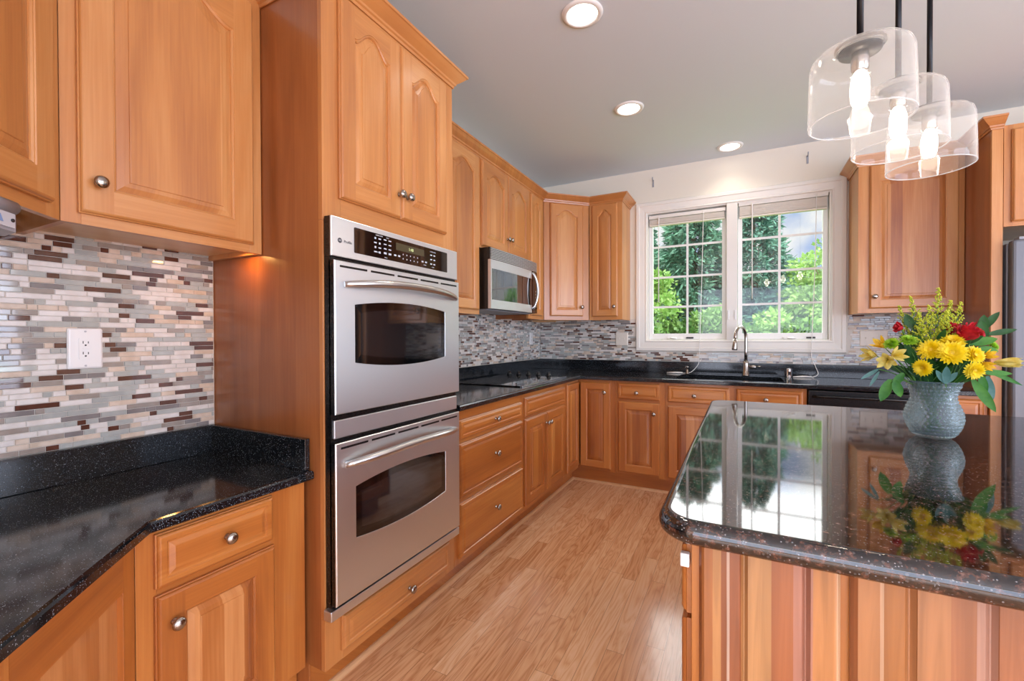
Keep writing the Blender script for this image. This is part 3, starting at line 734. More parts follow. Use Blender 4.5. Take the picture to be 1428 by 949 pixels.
# L-shaped worktop with the sink cut-out
lt = empty('kitchen_countertop', (0, 0, 0), 0, 'long L-shaped black countertop running under the window', 'countertop')
SX0, SX1, SY0, SY1 = 1.40, 2.13, -.56, -.15
b = MB(); slab(b, [(.008, -2.453), (.665, -2.453), (.665, -.665), (3.137, -.665), (3.137, -.004), (.008, -.004)], EDGE(.884, .914), BLACKSTONE, rounded(SX0, SY0, SX1, SY1, .05))
b.build('slab', None, lt)
b = MB(); b.box((.008, -2.45, .9145), (.026, -.008, 1.013), BLACKSTONE, .0015); b.build('backsplash_strip', None, lt)
b = MB(); b.box((.0265, -.026, .9145), (3.136, -.008, 1.013), BLACKSTONE, .0015); b.build('backsplash_strip', None, lt)
# sink
sk = empty('sink', ((SX0+SX1)/2, (SY0+SY1)/2, .70), 0, 'black undermount sink set into the worktop beneath the window', 'sink')
hx, hy = (SX1-SX0)/2+.006, (SY1-SY0)/2+.006
def rl(d, z): return [(x, y, z) for x, y in rounded(-hx+d, -hy+d, hx-d, hy-d, max(.02, .056-d*.2))]
b = MB(); b.loft([rl(-.012, .183), rl(0, .183), rl(.004, .03), rl(.03, .004), rl(.06, .0), rl(.18, -.003)], BLACK, True, False, True); b.build('basin', None, sk)
b = MB(); b.lathe([(0, -.001), (.04, -.001), (.042, .002), (.034, .003), (.03, .0), (0, .0)], (.1, 0, 0)); b.build('drain', CHROME, sk)

# ------------------------------------------------------------------ double oven
ov = empty('double_oven', (.660, -3.196, .30), LEFT, 'stainless steel double wall oven with black control panel and two bar handles', 'oven')
OW = .722
zl = lambda z: z-.30
b = MB(); b.box((.004, .004, zl(.312)), (OW-.004, .0315, zl(1.632)), BLACK); b.box((.045, .0315, zl(.36)), (OW-.045, .5, zl(1.60)), BLACK); b.build('body', None, ov)
# control panel frame
b = MB(); b.box((.001, .001, zl(1.508)), (OW-.001, .026, zl(1.639)), BLACK); b.box((0, -.006, zl(1.507)), (OW, .001, zl(1.640)), STEEL, .003); cp = b.build('control_panel', None, ov)
b = MB(); b.prism(rounded(.097, zl(1.532), .640, zl(1.620), .004), -.0075, -.003, BLACKGLASS, 'xz'); b.build('panel_glass', None, cp)
b = MB(); b.prism(rounded(.305, zl(1.578), .475, zl(1.606), .002), -.0082, -.006, DISPLAY, 'xz'); b.build('clock_display', None, cp)
text_obj('1:48', 'clock_digits', .017, DIGIT, cp, (.392, -.0086, zl(1.591)), (R(90), 0, 0))
b = MB(); rr = random.Random(2)
def key(x, z, w_, h_): b.prism([(x-w_/2, z-h_/2), (x+w_/2, z-h_/2), (x+w_/2, z+h_/2), (x-w_/2, z+h_/2)], -.0081, -.007, PRINT, 'xz')
for i in range(2):
    for k in range(4): key(.196+.022*i, zl(1.602-.0165*k), .013 if (i+k) % 2 else .008, .0045 if (i+k) % 2 else .007)
    for k in range(4): key(.246+.025*i, zl(1.604-.0165*k), .014, .004 if k != 3 else .007)
    for k in range(3): key(.523+.022*i, zl(1.592-.019*k), .012, .005)
for i in range(5):
    for k in range(2): key(.345+.022*i, zl(1.566-.017*k), .0035, .005)
for x in (.300, .322, .465, .488): key(x, zl(1.556), .012, .006)
b.build('key_legends', None, cp)
for s_, x_, z_, sz in (('UPPER OVEN', .215, 1.6135, .0062), ('OVEN', .258, 1.6125, .0055), ('LOWER OVEN', .535, 1.606, .006), ('BAKE', .207, 1.552, .006), ('BROIL', .250, 1.538, .0055), ('START', .480, 1.543, .006), ('CLEAR', .535, 1.541, .0055)):
    text_obj(s_, 'printed_legend', sz, PRINT, cp, (x_, -.0082, zl(z_)), (R(90), 0, 0))
b = MB()
ring = [(.0085*math.cos(2*PI*i/24), .0085*math.sin(2*PI*i/24)) for i in range(24)]
b.prism([(.036+x, zl(1.563)+z) for x, z in ring], -.0068, -.005, PRINT_D, 'xz'); em = b.build('emblem', None, cp)
text_obj('GE', 'emblem_letters', .0085, LIGHT_PL, em, (.036, -.0072, zl(1.563)), (R(90), 0, 0))
text_obj('Profile', 'name_script', .013, PRINT_D, cp, (.070, -.0066, zl(1.562)), (R(90), 0, 0))
b = MB(); b.box((.012, -.002, zl(.902)), (OW-.002, .026, zl(.964)), STEEL, .003); b.build('trim_strip', None, ov)
b = MB(); b.box((-.012, -.010, zl(.308)), (OW+.004, .026, zl(.342)), STEEL, .003); b.build('trim_strip', None, ov)
def oven_door(z0, z1, gz0, gz1, hz, n=20):
    gx0, gx1 = .088, .608
    def win(d, y):
        L = []
        for i in range(n+1):
            t = -1+2*i/n; L.append((gx0+d+(gx1-gx0-2*d)*i/n, y, gz0+d-.020*(1-t*t)))
        for i in range(n+1):
            t = 1-2*i/n; L.append((gx1-d-(gx1-gx0-2*d)*i/n, y, gz1-d+.020*(1-t*t)))
        return L
    def outer(d, y):
        L = []
        for i in range(n+1): L.append((.004+d+(OW-.008-2*d)*i/n, y, z0+d))
        for i in range(n+1): L.append((OW-.004-d-(OW-.008-2*d)*i/n, y, z1-d))
        return L
    b = MB()
    b.loft([outer(0, .010), outer(0, -.0125)], BLACK, True, False, False, False); b.loft([outer(0, -.0125), outer(0, -.015), outer(.003, -.018), win(0, -.018), win(.002, -.014)], STEEL, True, False, False, False)
    d = b.build('oven_door', None, ov)
    b = MB(); b.loft([win(.0005, -.0165), win(.028, -.0163)], BLACKGLASS, True, False, False, False)
    b.loft([win(.0005, -.006), win(.0005, -.0165)], BLACKGLASS, True, False, False, False); b.build('window_border', None, d)
    b = MB(); b.loft([win(.028, -.008), win(.028, -.0163)], DARKGLASS, True, True, True, False); b.build('door_window', None, d)
    b = MB()
    for i in range(5):
        a = .025+i*.138; b.box((a, -.0188, z1-.022), (a+.120, -.0175, z1-.015), BLACK)
    b.build('vent_slots', None, d)
    b = MB(); pts = []
    for i in range(25):
        t = -1+2*i/24; x = .038+.646*(i/24); bow = 1-t*t
        pts.append((x, -.024-.050*(1-abs(t)**3.2), hz+.018*bow-.012))
    b.tube(pts, [.010+.004*(1-abs(-1+2*i/24)**6) for i in range(25)], HANDLE, 12); b.build('handle', None, d)
oven_door(zl(.985), zl(1.494), zl(1.152), zl(1.352), zl(1.428))
oven_door(zl(.352), zl(.890), zl(.550), zl(.728), zl(.826))

# ------------------------------------------------------------------ microwave
mw = empty('microwave', (.400, -1.700, 1.425), LEFT, 'stainless microwave hung under the cabinet above the cooktop', 'microwave')
MWW = .744; MH = .405
b = MB(); b.box((0, .022, 0), (MWW, .394, MH), BLACK, .002); b.build('body', None, mw)
def bowx(x): return -.012*(1-(2*x/MWW-1)**2)
def bowbox(b, x0, x1, z0, z1, y0, y1, m, n=14):
    xs = [x0+(x1-x0)*i/n for i in range(n+1)]
    loops = [[(x, bowx(x)+y0, z0), (x, bowx(x)+y0, z1), (x, y1, z1), (x, y1, z0)] for x in xs]
    b.loft(loops, m, True, True, True, False)
b = MB()
bowbox(b, .0, MWW, .327, MH, .008, .0215, BLACK)
for i in range(7): bowbox(b, .006, MWW-.006, .331+.0107*i, .3365+.0107*i, .001, .010, STEEL)
b.build('vent_grille', None, mw)
b = MB(); bowbox(b, .0, .625, .265, .325, 0, .021, STEEL); bowbox(b, .0, .625, .002, .060, 0, .021, STEEL); bowbox(b, .0, .012, .0605, .2645, 0, .021, STEEL); dd = b.build('door', None, mw)
b = MB(); bowbox(b, .0125, .56, .0605, .2645, .001, .020, DARKGLASS); b.build('door_window', None, dd)
b = MB(); bowbox(b, .5605, .625, .0605, .2645, .0005, .020, BLACKGLASS); b.build('door_border', None, dd)
b = MB(); pts = [(.625+.028*math.sin(PI*i/16), -.012-.034*math.sin(PI*i/16)**.6, .030+.285*i/16) for i in range(17)]
b.tube(pts, [.0085+.002*math.sin(PI*i/16) for i in range(17)], HANDLE, 10); b.build('handle', None, dd)
b = MB(); bowbox(b, .6255, MWW, .002, .325, .003, .021, BLACKGLASS); cpn = b.build('control_panel', None, mw)
b = MB(); 
for i in range(3):
    for k in range(6): b.box((.664+.022*i, bowx(.69)-.0+.004, .05+.024*k), (.676+.022*i, .0065, .057+.024*k), PRINT)
b.build('key_legends', None, cpn)
b = MB(); b.box((.03, .05, -.006), (MWW-.03, .33, 0), GREY_PL, .002); b.build('underside_filter', None, mw)

# ------------------------------------------------------------------ cooktop
ck = empty('cooktop', (.335, -1.25, .914), LEFT, 'black glass electric cooktop with knobs set in the worktop', 'cooktop')
b = MB(); slab(b, rounded(-.405, -.265, .405, .265, .012), [(0, .0005), (0, .006), (.003, .008)], BLACKGLASS); b.build('glass_top', None, ck)
b = MB()
for (x, y, r) in ((-.24, -.12, .105), (-.24, .13, .08), (.09, -.12, .08), (.09, .13, .105)):
    b.lathe([(r-.0012, .0080), (r-.0012, .00815), (r, .00815), (r, .0080)], (x, y, 0), n=40, caps=False)
b.build('burner_rings', plain('ring_print', '#2c2d30', .15), ck)
b = MB(); b.box((-.405, -.272, .0005), (.405, -.2655, .0078), CHROME, .001); b.build('front_glint', None, ck)  # bright strip added for the light reflected along the front edge
for i in range(5):
    kb = MB(); kb.lathe([(.021, .0082), (.021, .016), (.017, .020), (.015, .032), (0, .033)], (.345, -.14+.09*i, 0), n=16)
    kb.box((.327, -.144+.09*i, .020), (.363, -.136+.09*i, .040), None, .002); kb.build('control_knob', BLACK, ck)

# ------------------------------------------------------------------ faucet and sink fittings
fc = empty('faucet', (1.889, -.088, .9145), 0, 'brushed steel gooseneck faucet with side lever beneath the window', 'faucet')
b = MB(); b.lathe([(.029, 0), (.029, .006), (.024, .010), (.023, .10), (.0215, .112), (.0145, .118)], n=24); b.build('base', NICKEL, fc)
dirv = Vector((-.42, -.91)).normalized()
b = MB(); rad = .092; pts = [(0, 0, .105), (0, 0, .20), (0, 0, .305)]
for i in range(1, 17):
    a = PI*i/16*1.02; d = rad*(1-math.cos(a)); z = .305+rad*math.sin(a)*1.05; pts.append((dirv.x*d, dirv.y*d, z))
b.tube(pts, .0125, NICKEL, 14); b.build('neck', None, fc)
e = Vector(pts[-1]); b = MB(); b.tube([e+Vector((0, 0, .004)), e+Vector((dirv.x*.004, dirv.y*.004, -.03)), e+Vector((dirv.x*.010, dirv.y*.010, -.075)), e+Vector((dirv.x*.011, dirv.y*.011, -.085))], [.0145, .0165, .021, .019], NICKEL, 16); b.build('spray_head', None, fc)
b = MB(); b.tube([(.015, 0, .07), (.06, -.004, .072), (.075, -.005, .072)], [.017, .0165, .013], NICKEL, 14); b.tube([(.072, -.005, .072), (.105, -.02, .080)], [.006, .0045], NICKEL, 10); b.build('lever', None, fc)
sd = empty('soap_dispenser', (1.44, -.105, .9145), 0, 'small steel soap pump left of the faucet', 'soap dispenser')
b = MB(); b.lathe([(.017, 0), (.017, .005), (.011, .009), (.010, .03), (.0065, .034), (.0065, .052)], n=18); b.build('collar', NICKEL, sd)
b = MB(); b.lathe([(.013, .050), (.014, .058), (.012, .066), (0, .067)], n=18); b.tube([(0, 0, .059), (-.01, -.03, .060), (-.012, -.045, .055)], .004, None, 8); b.build('pump_head', NICKEL, sd)
ag = empty('air_gap', (2.19, -.105, .9145), 0, 'chrome cylinder air gap cap right of the faucet', 'air gap')
b = MB(); b.lathe([(.022, 0), (.022, .004), (.0195, .006), (.0195, .062), (.017, .068), (0, .069)], n=20); b.build('cap', CHROME, ag)
b = MB(); b.box((-.008, -.0205, .02), (.008, -.0185, .045)); b.build('vent_slot', SLOT, ag)

# ------------------------------------------------------------------ dishwasher
dw = empty('dishwasher', (2.2535, -.648, .10), 0, 'black dishwasher under the worktop right of the sink', 'dishwasher')
b = MB(); b.box((.004, .03, 0), (.602, .60, .772), BLACK); b.build('body', None, dw)
b = MB(); b.box((.003, 0, .655), (.603, .03, .775), BLACK, .006); b.build('control_strip', None, dw)
b = MB(); b.box((.003, 0, .03), (.603, .03, .650), BLACKGLASS, .006); d = b.build('door', None, dw)
b = MB(); b.tube([(.03, -.006, .735), (.06, -.020, .737), (.3, -.026, .738), (.54, -.020, .737), (.57, -.006, .735)], .009, BLACK, 10); b.build('handle', None, dw)
b = MB(); b.box((.03, .02, -.095), (.57, .05, .02), BLACK); b.build('kick_plate', None, dw)

# ------------------------------------------------------------------ refrigerator
fr = empty('refrigerator', (3.205, -.70, 0), 0, 'tall grey steel refrigerator at the right edge beyond the worktop', 'refrigerator')
b = MB(); b.box((.0, .055, .02), (.905, .68, 1.765), GREY_PL, .004); b.build('body', None, fr)
for a, c2 in ((.002, .450), (.455, .903)):
    b = MB(); b.box((a, -.012, .62), (c2, .052, 1.775), FRIDGE, .012); dq = b.build('door', None, fr)
    hxp = c2-.05 if a < .1 else a+.05
    b = MB(); b.tube([(hxp, -.014, .78), (hxp, -.055, .80), (hxp, -.055, 1.56), (hxp, -.014, 1.58)], .011, HANDLE, 10); b.build('handle', None, dq)
b = MB(); b.box((.002, -.012, .08), (.903, .052, .61), FRIDGE, .012); dq = b.build('freezer_drawer', None, fr)
b = MB(); b.tube([(.1, -.014, .54), (.12, -.055, .54), (.78, -.055, .54), (.80, -.014, .54)], .011, HANDLE, 10); b.build('handle', None, dq)
b = MB(); b.box((.02, .0, 0), (.885, .6, .075), BLACK); b.build('kick_plate', None, fr)
b = MB(); b.box((.03, .0, 1.776), (.10, .06, 1.792), GREY_PL, .003); b.build('hinge_cover', None, fr)

# ------------------------------------------------------------------ window
win = empty('window_1', (0, 0, 0)); win['kind'] = 'structure'
b = MB()
CAS = [(0, 0), (.097, 0), (.097, -.008), (.090, -.014), (.082, -.016), (.070, -.017), (.060, -.021), (.020, -.021), (.010, -.017), (.004, -.014), (0, -.008)]
cx0, cx1, cz0, cz1 = .983, 2.574, 1.105, 2.468
def ringl(d, y): return [(cx0+d, y, cz0+d), (cx1-d, y, cz0+d), (cx1-d, y, cz1-d), (cx0+d, y, cz1-d)]
b.loft([ringl(d, y-.0005) for d, y in ((0, 0), (0, -.014), (.006, -.022), (.03, -.023), (.036, -.018), (.070, -.015), (.080, -.013), (.088, -.016), (.094, -.016), (.097, -.012), (.097, .0))], CASING, True, False, False, False)
b.build('casing', None, win)
b = MB()
def jamb(d, y): return [(WX0+.003+d, y, WZ0+.003+d), (WX1-.003-d, y, WZ0+.003+d), (WX1-.003-d, y, WZ1-.003-d), (WX0+.003+d, y, WZ1-.003-d)]
b.loft([jamb(0, -.001), jamb(.012, -.001), jamb(.012, .118), jamb(0, .118)], CASING, True, False, False, False)
b.box((1.742, -.012, WZ0+.004), (1.826, .10, WZ1-.004), CASING, .003); b.build('frame', None, win)
for (x0, x1, mx) in ((1.092, 1.740, 1.424), (1.828, 2.463, 2.134)):
    b = MB(); fw_ = .034; y0, y1 = .045, .085; z0, z1 = 1.212, 2.358
    b.box((x0, y0, z0), (x0+fw_, y1, z1), WHITE_P, .002); b.box((x1-fw_, y0, z0), (x1, y1, z1), WHITE_P, .002)
    b.box((x0+fw_, y0, z0), (x1-fw_, y1, z0+.052), WHITE_P, .002); b.box((x0+fw_, y0, z1-.04), (x1-fw_, y1, z1), WHITE_P, .002)
    s = b.build('sash', None, win)
    b = MB(); b.box((x0+fw_-.004, .063, z0+.048), (x1-fw_+.004, .067, z1-.036), PANE); b.build('pane', None, s)
    b = MB(); mw_ = .009
    b.box((mx-mw_, .056, z0+.052), (mx+mw_, .0625, z1-.04), WHITE_P)
    for zz_ in (1.508, 1.780, 2.060): b.box((x0+fw_, .057, zz_-mw_), (x1-fw_, .062, zz_+mw_), WHITE_P)
    b.build('grille', None, s)
    b = MB(); xc = x0+(x1-x0)*.30 if x0 < 1.5 else x0+(x1-x0)*.57
    b.box((xc-.03, .020, 1.214), (xc+.045, .044, 1.232), WHITE_P, .003); b.tube([(xc, .03, 1.224), (xc+.01, -.004, 1.222), (xc+.055, -.010, 1.220)], .006, WHITE_P, 8); b.build('crank', None, s)
    b = MB(); b.box((xc+.13, .035, 1.219), (xc+.19, .0445, 1.232), SLOT); b.build('sash_label', None, s)
b = MB(); b.box((1.752, -.02, 1.38), (1.764, -.0125, 1.46), WHITE_P, .002); b.box((1.804, -.02, 1.38), (1.816, -.0125, 1.46), WHITE_P, .002); b.build('sash_lock', None, win)

SLAT = plain('blind_slat', '#e6ddcf', .5); CORD = plain('cord', '#f1eee8', .6)
def blind(x0, x1, zt_, zb_, label, wandx, cordpts, name='window_blind'):
    r = empty(name, ((x0+x1)/2, .02, zb_), 0, label, 'blind', 'raised window blinds')
    q = lambda x, y, z: (x-(x0+x1)/2, y-.02, z-zb_)
    b = MB(); b.box(q(x0, .002, zt_-.030), q(x1, .040, zt_), CASING, .002); b.build('headrail', None, r)
    b = MB(); n = max(5, int((zt_-.034-zb_-.016)/.0065)); 
    for i in range(n):
        z = zt_-.036-(zt_-.036-zb_-.016)*i/n
        b.box(q(x0+.008, .003+.001*(i % 2), z-.0045), q(x1-.008, .038, z), SLAT)
    b.build('slat_stack', None, r)
    b = MB(); b.box(q(x0+.006, .003, zb_), q(x1-.006, .040, zb_+.014), SLAT, .002); b.build('bottom_rail', None, r)
    b = MB(); b.tube([q(wandx, -.002, zt_-.02), q(wandx, -.004, zt_-.05), q(wandx, -.004, 1.55)], .0042, CORD, 8); b.build('wand', None, r)
    b = MB(); b.tube([q(*p_) for p_ in cordpts], .0028, CORD, 6); b.build('pull_cord', None, r)
    return q, r
def curve(pts, n=8):
    P = [Vector(p_) for p_ in pts]; o = []
    for i in range(len(P)-1):
        a, b_, c_, d_ = P[max(0, i-1)], P[i], P[i+1], P[min(len(P)-1, i+2)]
        for k in range(n):
            t_ = k/n; o.append(tuple(.5*((2*b_)+(c_-a)*t_+(2*a-5*b_+4*c_-d_)*t_**2+(3*b_-a-3*c_+d_)*t_**3)))
    o.append(tuple(P[-1])); return o
TAS = plain('cord_tassel', '#efe9df', .5)
q, r = blind(1.098, 1.734, 2.345, 2.248, 'raised cream blind in the left half of the window', 1.185,
     curve([(1.56, 0, 2.34), (1.55, -.012, 1.8), (1.535, -.030, 1.25), (1.53, -.045, 1.05), (1.52, -.05, .99), (1.47, -.07, .93), (1.42, -.09, .919), (1.34, -.10, .919)]))
b = MB(); b.tube([q(1.40, -.092, .922), q(1.34, -.100, .922), q(1.27, -.104, .920)], [.006, .0075, .004], TAS, 8); b.build('tassel', None, r)
q, r = blind(1.834, 2.458, 2.365, 2.235, 'raised cream blind in the right half of the window', 1.935,
     curve([(2.38, 0, 2.36), (2.37, -.015, 1.8), (2.35, -.030, 1.25), (2.345, -.045, 1.08), (2.37, -.05, 1.0), (2.385, -.07, .945), (2.35, -.09, .920), (2.28, -.10, .919)]))
b = MB(); b.tube([q(2.34, -.092, .922), q(2.28, -.100, .922), q(2.215, -.135, .920)], [.006, .0075, .004], TAS, 8); b.build('tassel', None, r)

# curtain hooks on the wall above the window
for x, lab in ((1.137, 'small grey curtain hook left above the window'), (2.32, 'small pale curtain hook right above the window')):
    h = empty('curtain_hook', (x, 0, 2.65), 0, lab, 'hook')
    b = MB(); b.box((-.007, -.004, -.045), (.007, -.0005, .02), None, .001); b.build('plate', GREY_PL, h)
    b = MB(); b.tube([(0, -.004, .012), (0, -.03, .014), (0, -.042, .022), (0, -.042, .034)], .004, None, 8); b.build('arm', GREY_PL, h)

# ------------------------------------------------------------------ outlets and switches
def plate(label, loc, theta, w_, h_, gangs, name, cat, m=PLASTIC):
    r = empty(name, loc, theta, label, cat)
    def rr_(d, y): return [(x, y, z) for x, z in rounded(-w_/2+d, -h_/2+d, w_/2-d, h_/2-d, .006, 4)]
    b = MB(); b.loft([rr_(0, 0), rr_(.0005, -.003), rr_(.004, -.0055), rr_(.007, -.006)], m, True, True, True, False); b.build('cover_plate', None, r)
    for gx, kind in gangs:
        if kind == 'gfci':
            b = MB(); b.prism([(gx+x, z) for x, z in rounded(-.0165, -.0335, .0165, .0335, .003, 3)], -.0078, -.005, m, 'xz'); d_ = b.build('receptacle', None, r)
            b = MB()
            for s in (.017, -.017):
                b.box((gx-.0075, -.0084, s-.001), (gx-.0055, -.0077, s+.0065), SLOT); b.box((gx+.0050, -.0084, s-.001), (gx+.007, -.0077, s+.0055), SLOT)
                b.lathe([(.0026, .0077), (.0026, .0084)], (gx-.0005, 0, s-.0065), 'y', 10, SLOT)
            b.build('slots', None, d_)
            b = MB(); b.box((gx-.007, -.0088, -.0015), (gx+.007, -.0078, .0025), m, .0004); b.build('reset_button', None, d_)
        elif kind == 'rocker':
            b = MB(); b.prism([(gx+x, z) for x, z in rounded(-.0165, -.0335, .0165, .0335, .002, 3)], -.0072, -.005, m, 'xz'); d_ = b.build('rocker', None, r)
            b = MB(); b.box((gx-.013, -.0095, -.0005), (gx+.013, -.0072, .029), m, .001); b.build('paddle', None, d_)
        else:
            b = MB(); b.box((gx-.005, -.0075, -.012), (gx+.005, -.005, .012), m); b.box((gx-.0035, -.016, -.001), (gx+.0035, -.007, .008), m, .001); b.build('toggle', None, r)
    b = MB()
    for s in (1, -1): b.lathe([(.003, .006), (.003, .0068), (0, .007)], (gangs[0][0], 0, s*h_*.42), 'y', 10)
    b.build('screws', LIGHT_PL, r)
plate('white electrical outlet on the mosaic above the desk', (.0068, -3.586, 1.207), LEFT, .086, .128, [(0, 'gfci')], 'wall_outlet', 'outlet')
plate('white electrical outlet on the mosaic behind the cooktop', (.0068, -.235, 1.222), LEFT, .075, .122, [(0, 'gfci')], 'wall_outlet', 'outlet')
plate('ivory double switch on the mosaic left of the window', (.850, -.0068, 1.216), 0, .118, .124, [(-.023, 'toggle'), (.023, 'toggle')], 'wall_switch', 'switch', BONE)
plate('ivory triple switch and outlet on the mosaic right of the window', (2.738, -.0068, 1.220), 0, .168, .124, [(-.046, 'toggle'), (0, 'toggle'), (.046, 'gfci')], 'wall_switch', 'switch', BONE)

# ------------------------------------------------------------------ under-cabinet radio at the top left
ra = empty('cabinet_radio', (.405, -3.835, 1.553), R(135), 'grey plastic device mounted beneath the corner wall cabinet', 'radio')
b = MB(); b.prism([(-.0, -.02), (-.0, -.075), (.02, -.085), (.15, -.085), (.19, -.06), (.19, -.02)], -.16, .0, GREY_PL, 'yz'); bo = b.build('body', None, ra)
b = MB(); b.tube([(-.155, .004, -.022), (-.005, .004, -.022)], .0165, GREY_PL, 16); b.build('top_roll', None, ra)
b = MB(); b.prism([(-.152, -.035), (-.008, -.035), (-.008, -.068), (-.152, -.068)], -.0035, .0005, LIGHT_PL, 'xz'); fa = b.build('front_face', None, ra)
b = MB(); b.prism([(-.060, -.060), (-.042, -.060), (-.050, -.044)], -.0045, -.003, plain('blue_print', '#7f9cc8', .5), 'xz'); b.build('printed_triangle', None, fa)
b = MB(); b.lathe([(.004, .003), (.004, .006), (0, .0065)], (-.016, 0, -.052), 'y', 12); b.build('button', SLOT, fa)
b = MB(); b.lathe([(.011, .003), (.011, .012), (.009, .014), (0, .0145)], (-.135, 0, -.045), 'y', 18); b.build('dial', LIGHT_PL, fa)
b = MB(); b.box((-.13, .05, -.0205), (-.03, .15, -.0135), GREY_PL); b.build('mounting_bracket', None, ra)

# slim puck lamp behind the bottom rail of the wall cabinet above the desk
uc = empty('under_cabinet_lamp', (.262, -3.265, 1.5575), 0, 'slim warm lamp under the wall cabinet above the desk', 'lamp')
b = MB(); b.lathe([(0, 0), (.030, 0), (.030, -.0045), (.025, -.006), (.024, -.005)], n=24); b.build('housing', WHITE_P, uc)
b = MB(); b.lathe([(0, -.0052), (.0235, -.0052)], n=24); b.build('lens', emit('warm_lens', '#ffc98a', 4), uc)
add_light('under_cabinet_glow', 'AREA', (.262, -3.265, 1.549), .55, lin('#ffb968'), size=.04)

# ------------------------------------------------------------------ recessed ceiling lamps
for x, y, lab in ((1.183, -2.178, 'round recessed ceiling lamp nearest the oven tower, largest of the three'), (1.183, -1.195, 'round recessed ceiling lamp in the middle of the row'), (1.772, -.214, 'round recessed ceiling lamp close to the window wall')):
    r = empty('recessed_lamp', (x, y, H), 0, lab, 'ceiling lamp', 'recessed ceiling lamps')
    b = MB(); b.lathe([(.070, -.0005), (.072, -.007), (.080, -.010), (.094, -.006), (.097, -.0003)], n=48, caps=False); b.build('trim_ring', WHITE_P, r)
    b = MB(); b.lathe([(0, -.0055), (.04, -.0053), (.071, -.004)], n=40); b.build('lens', LENS, r)
    add_light('recessed_lamp_light', 'SPOT', (x, y, H-.02), 16 if y < -1 else 5, lin('#fff1e2'), size=.06, spot_size=R(125), spot_blend=.6)

# ------------------------------------------------------------------ pendant lamps
for (x, y), lab in (((2.163, -2.575), 'clear glass drum pendant nearest the camera'), ((2.327, -2.260), 'clear glass drum pendant in the middle of the three'), ((2.483, -1.995), 'clear glass drum pendant furthest from the camera')):
    zb_ = 1.871; p = empty('pendant_lamp', (x, y, zb_), 0, lab, 'pendant lamp', 'glass pendant lamps over the island')
    b = MB()
    prof = [(.1275, 0), (.1283, .002), (.1275, .06), (.126, .13), (.1245, .172), (.120, .188), (.110, .198), (.095, .203), (.070, .206), (.058, .209), (.0575, .216)]
    inn = [(.0545, .2155), (.055, .206), (.068, .203), (.094, .2), (.108, .195), (.117, .186), (.1215, .171), (.123, .13), (.1245, .06), (.1250, .002), (.1258, -.0005)]
    b.lathe(prof+inn+prof[:1], n=64, caps=False)
    gs = b.build('glass_shade', SHADE, p)
    b = MB(); b.lathe([(.1262+.0019*math.cos(2*PI*i/10), .0+.0019*math.sin(2*PI*i/10)) for i in range(11)], n=64, caps=False); b.build('glass_rim', RIM, gs)
    b = MB(); b.lathe([(0, .2165), (.062, .2165), (.062, .222), (.02, .226), (.012, .24), (0, .24)], n=32); b.lathe([(0, .2), (.052, .2), (.052, .2165), (0, .2166)], n=32); b.build('cap', RODM, p)
    b = MB(); b.lathe([(.0085, .238), (.0085, H-zb_-.02)], n=14); b.build('rod', RODM, p)
    b = MB(); b.lathe([(.0, H-zb_-.022), (.058, H-zb_-.022), (.062, H-zb_-.018), (.062, H-zb_-.0005), (0, H-zb_-.0004)], n=32); b.build('canopy', RODM, p)
    b = MB(); b.lathe([(.021, .2), (.022, .19), (.022, .150), (.019, .146), (.019, .145), (0, .145)], n=20); b.build('socket', NICKEL, p)
    b = MB(); b.lathe([(.012, .145), (.018, .135), (.023, .115), (.024, .09), (.0225, .06), (.015, .042), (0, .037)], n=20); b.build('bulb', BULB, p)
    add_light('pendant_light', 'POINT', (x, y, zb_+.09), 5, lin('#ffe6c8'), size=.03)

# ------------------------------------------------------------------ island
IX0, IX1, IY0, IY1 = 1.712, 3.30, -3.385, -1.690
it = empty('island_countertop', (0, 0, 0), 0, 'glossy brown-black granite island countertop with rounded corner', 'countertop')
b = MB()
poly = rounded(IX0, IY0, IX1, IY1, .075, 8)
slab(b, poly, [(.018, .872), (.008, .8745), (.002, .881), (0, .891), (.001, .899), (.005, .907), (.010, .9115), (.017, .9135), (.022, .914)], TANSTONE)
o = b.build('slab', None, it)
for p_ in o.data.polygons: p_.use_smooth = abs(p_.normal.z) < .98
isl = empty('island_cabinet', (1.770, -3.300, 0), 0, 'cherry kitchen island cabinet with panelled end facing the camera', 'island')
ID, IW = 1.535, 1.44
b = MB(); b.box((.0, .0195, .10), (IW, ID, .8715), W_SHADED); b.build('carcass', None, isl)
b = MB(); b.box((.06, .07, 0), (IW-.06, ID-.06, .10), W_H); b.build('toe_kick', None, isl)
b = MB(); b.box((0, 0, .10), (.016, .019, .8715), W_V, .001); b.box((.226, .004, .10), (.248, .019, .8715), W_V); b.box((.016, .004, .845), (IW, .019, .8715), W_H); b.box((.016, .004, .10), (IW, .019, .16), W_H)
b.box((.47, .004, .10), (.502, .019, .8715), W_V); b.box((.728, .004, .10), (.758, .019, .8715), W_V); b.box((.98, .004, .10), (IW, .019, .8715), W_V); b.build('face_frame', None, isl)
ISLB = [(0, '#96552f'), (.016, '#b5713f'), (.036, '#c98f58'), (.047, '#9c5a33'), (.0575, '#d3b39c'), (.061, '#a2603c'), (.083, '#cb9560'), (.131, '#b06a40'), (.164, '#b98068'), (.190, '#c88850'), (.223, '#d8ab80'),
        (.240, '#a5643c'), (.251, '#bf8250'), (.281, '#d9ad86'), (.285, '#b0713a'), (.310, '#be8354'), (.364, '#b1724a'), (.391, '#c0917a'), (.414, '#ab6a42'), (.455, '#c28a56'), (.52, '#a9683e'), (.60, '#cd9862'), (.68, '#b0704a'), (.78, '#bf8250'), (.90, '#a5643c')]
